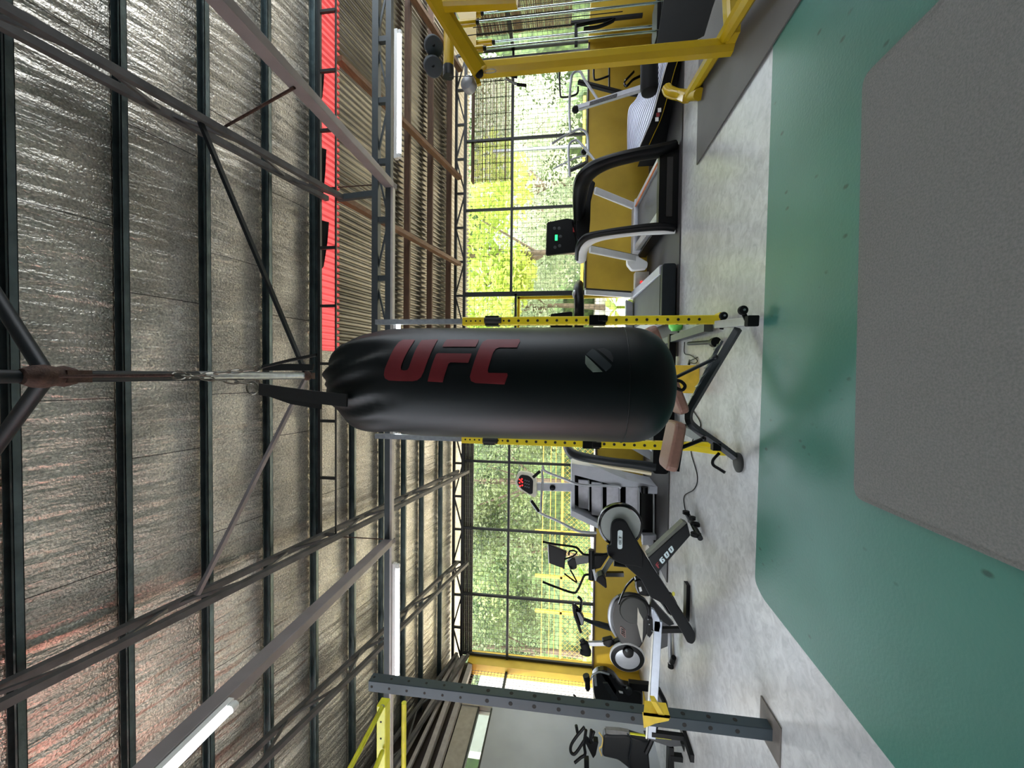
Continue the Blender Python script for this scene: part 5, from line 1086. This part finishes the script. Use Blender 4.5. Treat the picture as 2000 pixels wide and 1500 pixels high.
def tree(x, y, h, blobs, n, size, mi, label, seed, trunk=.12, lean=0):
    rng = random.Random(seed); t = thing('tree', label, 'tree', (x, y, -.1))
    bl = [((x+bx, y+by, bz), (r*1.1, r, r*.8)) for bx, by, bz, r in blobs]
    leafmesh(rng, bl, n, size).build('foliage', lf[mi], t, recalc=False)
    b = MB(); top = Vector((x+lean, y, h*.75)); b.tube(smoothpath([(x, y, -.1), (x+.1+lean*.3, y, h*.3), tuple(top)], 4), [trunk*(1-.6*i/8) for i in range(9)], 8)
    for c, r in bl: b.tube([Vector((x+lean*.4, y, h*.35)), (Vector(c)+top)/2, Vector(c)], [trunk*.4, trunk*.25, trunk*.08], 6)
    b.build('trunk', bark, t, smooth=True)
tree(3.6, 12.0, 6, [(-1.2, 0, 3.6, 1.3), (.8, .2, 4.4, 1.5), (2.2, 0, 3.4, 1.3), (-2.4, .4, 4.8, 1.3), (.2, 0, 5.4, 1.4), (-.6, -.2, 2.9, .8)], 6500, .20, 0, 'lime green broad leaved tree outside the right front window', 11)
tree(6.8, 14.5, 6, [(-1.5, 0, 2.6, 1.5), (.8, .4, 3.5, 1.8), (2.4, 0, 2.2, 1.6), (-.4, 0, 1.3, 1.3), (3.2, 0, 4.2, 1.4)], 8000, .15, 2, 'pale grey green tree seen through the far right panes', 12)
tree(2.6, 15.5, 6, [(-1.5, 0, 2.2, 1.6), (.8, .4, 3.0, 1.7), (2.2, 0, 1.8, 1.5), (-.4, 0, 4.2, 1.3)], 7500, .15, 2, 'pale grey green tree behind the treadmill console', 13)
tree(-.2, 14.0, 6, [(-1.2, 0, 2.5, 1.6), (1.0, .4, 3.6, 1.6), (.2, 0, 4.8, 1.4)], 5500, .15, 1, 'leafy green tree behind the punching bag', 14)
tree(-3.6, 13.0, 6, [(-1.6, 0, 2.6, 1.4), (.9, .4, 3.4, 1.6), (1.9, 0, 2.0, 1.2), (-.2, 0, 4.6, 1.5), (-1.8, 0, 4.3, 1.2)], 8000, .14, 3, 'deep green tree behind the stair climber', 15)
tree(-6.6, 14.0, 6, [(-1.4, 0, 3.6, 1.4), (.9, .4, 2.9, 1.5), (.2, 0, 4.7, 1.5), (1.8, 0, 4.3, 1.2)], 7000, .14, 1, 'green tree behind the crossed branches left of the elliptical', 16, lean=.8)
tree(-9.6, 13.4, 6, [(-1.2, 0, 3.4, 1.4), (.9, .4, 2.6, 1.3), (.2, 0, 4.4, 1.5)], 5500, .14, 3, 'dark green tree at the far left of the front window', 17)
tree(-2.0, 18.0, 7, [(-2.2, 0, 3.8, 2.2), (1.5, .4, 4.6, 2.2), (3.9, 0, 3.8, 2.0), (-4.2, 0, 4.8, 2.0)], 7000, .2, 1, 'tall green tree farthest behind the fence', 18)
tree(7.5, 18.5, 7, [(-2.2, 0, 3.8, 2.2), (1.5, .4, 4.2, 2.2), (3.9, 0, 3.4, 2.0), (-4.2, 0, 3.4, 2.0)], 7000, .2, 2, 'tall pale tree farthest behind the right window', 19)
# yellow chain link fence
fy = M('yellow_fence_paint', (212, 172, 66), .7)
fence = thing('chain_link_fence', 'yellow chain link fence standing outside the front windows', 'fence', (-3, 10.4, -.1))
FY = 10.4
zr = [aY(1098, 1000, FY).z, aY(1060, 1000, FY).z, aY(1075, 1000, FY).z, aY(1085, 1000, FY).z]
MB().bx(-8.5, .9, FY-.03, FY+.03, zr[0]-.03, zr[0]+.03).bx(-8.5, .9, FY-.02, FY+.02, .0, .05).build('rail', fy, fence)
m = MB()
for z in zr[1:]: m.bx(-8.5, .9, FY-.008, FY+.008, z-.008, z+.008)
m.build('wire', fy, fence)
for y in (1128, 1197, 1040, 950, 860, 1290):
    x = aY(1100, y, FY).x; MB().bx(x-.035, x+.035, FY-.03, FY+.03, -.1, aY(1045, y, FY).z).build('fence_post', fy, fence)
m = MB(); s = .13; h = zr[0]; x = -9
while x < .3:
    m.bar((x, FY, 0), (x+h, FY, h), .0035, .0035); m.bar((x+h, FY+.01, 0), (x, FY+.01, h), .0035, .0035); x += s
m.build('chain_link', fy, fence)
# right side yellow post and rail outside
p = MB(); x = aY(1060, 290, 9.5).x; p.bx(x-.025, x+.025, 9.47, 9.53, -.1, 3.2)
tag(p.build('steel_pole', galv), 'pale steel pole outside the right front window', 'pole')
tag(MB().bx(1.2, 6.5, 9.45, 9.5, aY(1140, 300, 9.5).z-.03, aY(1140, 300, 9.5).z+.03).build('fence_rail', fy), 'yellow rail outside low along the right front window', 'rail')
# ladder plants / palm by fence
pm = leafmat('palm_leaf', (120, 160, 60), (190, 210, 110), .4)
def palm(c, n, L, seed, label, cat='plant', mat=None):
    rng = random.Random(seed); m = MB(); c = Vector(c)
    for i in range(n):
        a = 2*math.pi*i/n+rng.uniform(-.2, .2); up = rng.uniform(.3, 1.1); pts = []
        for k in range(7):
            t = k/6; pts.append(c+Vector((math.cos(a)*L*t, math.sin(a)*L*t, L*(up*t-.75*t*t))))
        for k in range(6):
            w0, w1 = .06*math.sin(math.pi*(k/6*.9+.08)), .06*math.sin(math.pi*((k+1)/6*.9+.08)); s = Vector((-math.sin(a), math.cos(a), 0))
            m.add([pts[k]-s*w0, pts[k]+s*w0, pts[k+1]+s*w1, pts[k+1]-s*w1], [(0, 1, 2, 3)])
    m.cyl(Vector((c.x, c.y, .1)), c, .03, 8); m.lathe((c.x, c.y, -.1), (0, 0, 1), [(.12, 0), (.16, .25), (.14, .25)], 14); tag(m.build('potted_plant' if cat == 'plant' else 'palm', mat or pm, recalc=False), label, cat)
palm(aY(1150, 1130, 8.6), 16, .7, 3, 'spiky palm like plant outside behind the black elliptical')
palm(aY(1150, 1290, 8.4), 14, .5, 4, 'bright green leafy plant outside near the yellow column', mat=lf[0])
palm(aY(1215, 600, 8.2)+Vector((0, 0, .1)), 12, .55, 5, 'bright green broad leaved plant outside the mesh door', mat=lf[0])
rooft = M('bounce_roof_red', (206, 112, 100), .6, ns=4, na=.1)
m = MB(); m.prism([(-6.6, -1.5, 1.5), (-6.6, 5.6, 1.5), (-11.5, 5.6, 2.9), (-11.5, -1.5, 2.9)], (0, 0, .06)); nb = tag(m.build('bounce_roof', rooft), 'red roof added outside the left wall to bounce pink light onto the ceiling', 'roof')  # added surface that throws pink light onto the left of the ceiling
tag(MB().bx(-11.4, -8.6, -1.3, 5.5, -.1, 1.95).build('neighbour_house', M('cream_render', (214, 206, 190), .7)), 'cream house outside the left wall', 'house')
tag(MB().bx(-7.75, -7.6, 7.6, 9.75, -.1, 3.4).build('boundary_wall', M('whitewashed_wall', (236, 234, 228), .8)), 'white boundary wall outside the small left mesh window', 'wall')
# bamboo blinds
bam = M('bamboo_slat', (140, 116, 82), .7, ns=20, na=.35)
def blind(name, x0, x1, z0, z1, y, axis, label, step=.0135, seed=1, hh=.0045):
    rng = random.Random(seed); m = MB(); z = z1
    while z > z0:
        h = hh*rng.uniform(.7, 1.25); j = rng.uniform(-.002, .002)
        if axis == 'x': m.bx(x0, x1, y-h, y+h, z-h+j, z+h+j)
        else: m.bx(y-h, y+h, x0, x1, z-h+j, z+h+j)
        z -= step*rng.uniform(.8, 1.25)
    r = thing(name, label, 'blind', ((x0+x1)/2, y, z1) if axis == 'x' else (y, (x0+x1)/2, z1), 'bamboo roll blinds')
    m.build('slats', bam, r, recalc=False); s = MB(); n = max(2, int((x1-x0)/.28))
    for i in range(n+1):
        x = x0+.04+(x1-x0-.08)*i/n
        if axis == 'x': s.bx(x-.004, x+.004, y-.012, y-.006, z0, z1)
        else: s.bx(y-.012, y-.006, x-.004, x+.004, z0, z1)
    s.build('cord', black_matte, r)
    tb = MB()
    if axis == 'x': tb.bx(x0-.02, x1+.02, y-.11, y+.02, z1, z1+.04)
    else: tb.bx(y-.02, y+.02, x0-.02, x1+.02, z1, z1+.04)
    tb.build('head_rail', wood_x, r)
YB_ = D+.16
blind('bamboo_blind', aY(960, 355, YB_).x, XR-.05, aY(1000, 300, YB_).z, aY(927, 300, YB_).z, YB_, 'x', 'bamboo blind hanging over the upper right front window')
blind('bamboo_blind', 5.1, D-.2, 1.35, 3.1, XR+.14, 'y', 'bamboo blind on the right side window near the front corner', seed=2, hh=.0058)
blind('bamboo_blind', 2.9, 5.0, 1.2, 3.1, XR+.14, 'y', 'bamboo blind on the right side window behind the yellow cable machine', seed=3, hh=.0058)
# rolled dark board blind at top of left window
m = MB()
z0, z1 = aY(924, 1100, D+.12).z, aY(905, 1100, D+.12).z
for k in range(5): m.bx(XL+.1, .1, D+.10+.004*(k % 2), D+.125, z0+(z1-z0)*k/5+.003, z0+(z1-z0)*(k+1)/5-.003)
tag(m.build('shade_board', M('dark_slat_board', (62, 60, 56), .6)), 'dark slatted board across the top of the left front window', 'board')
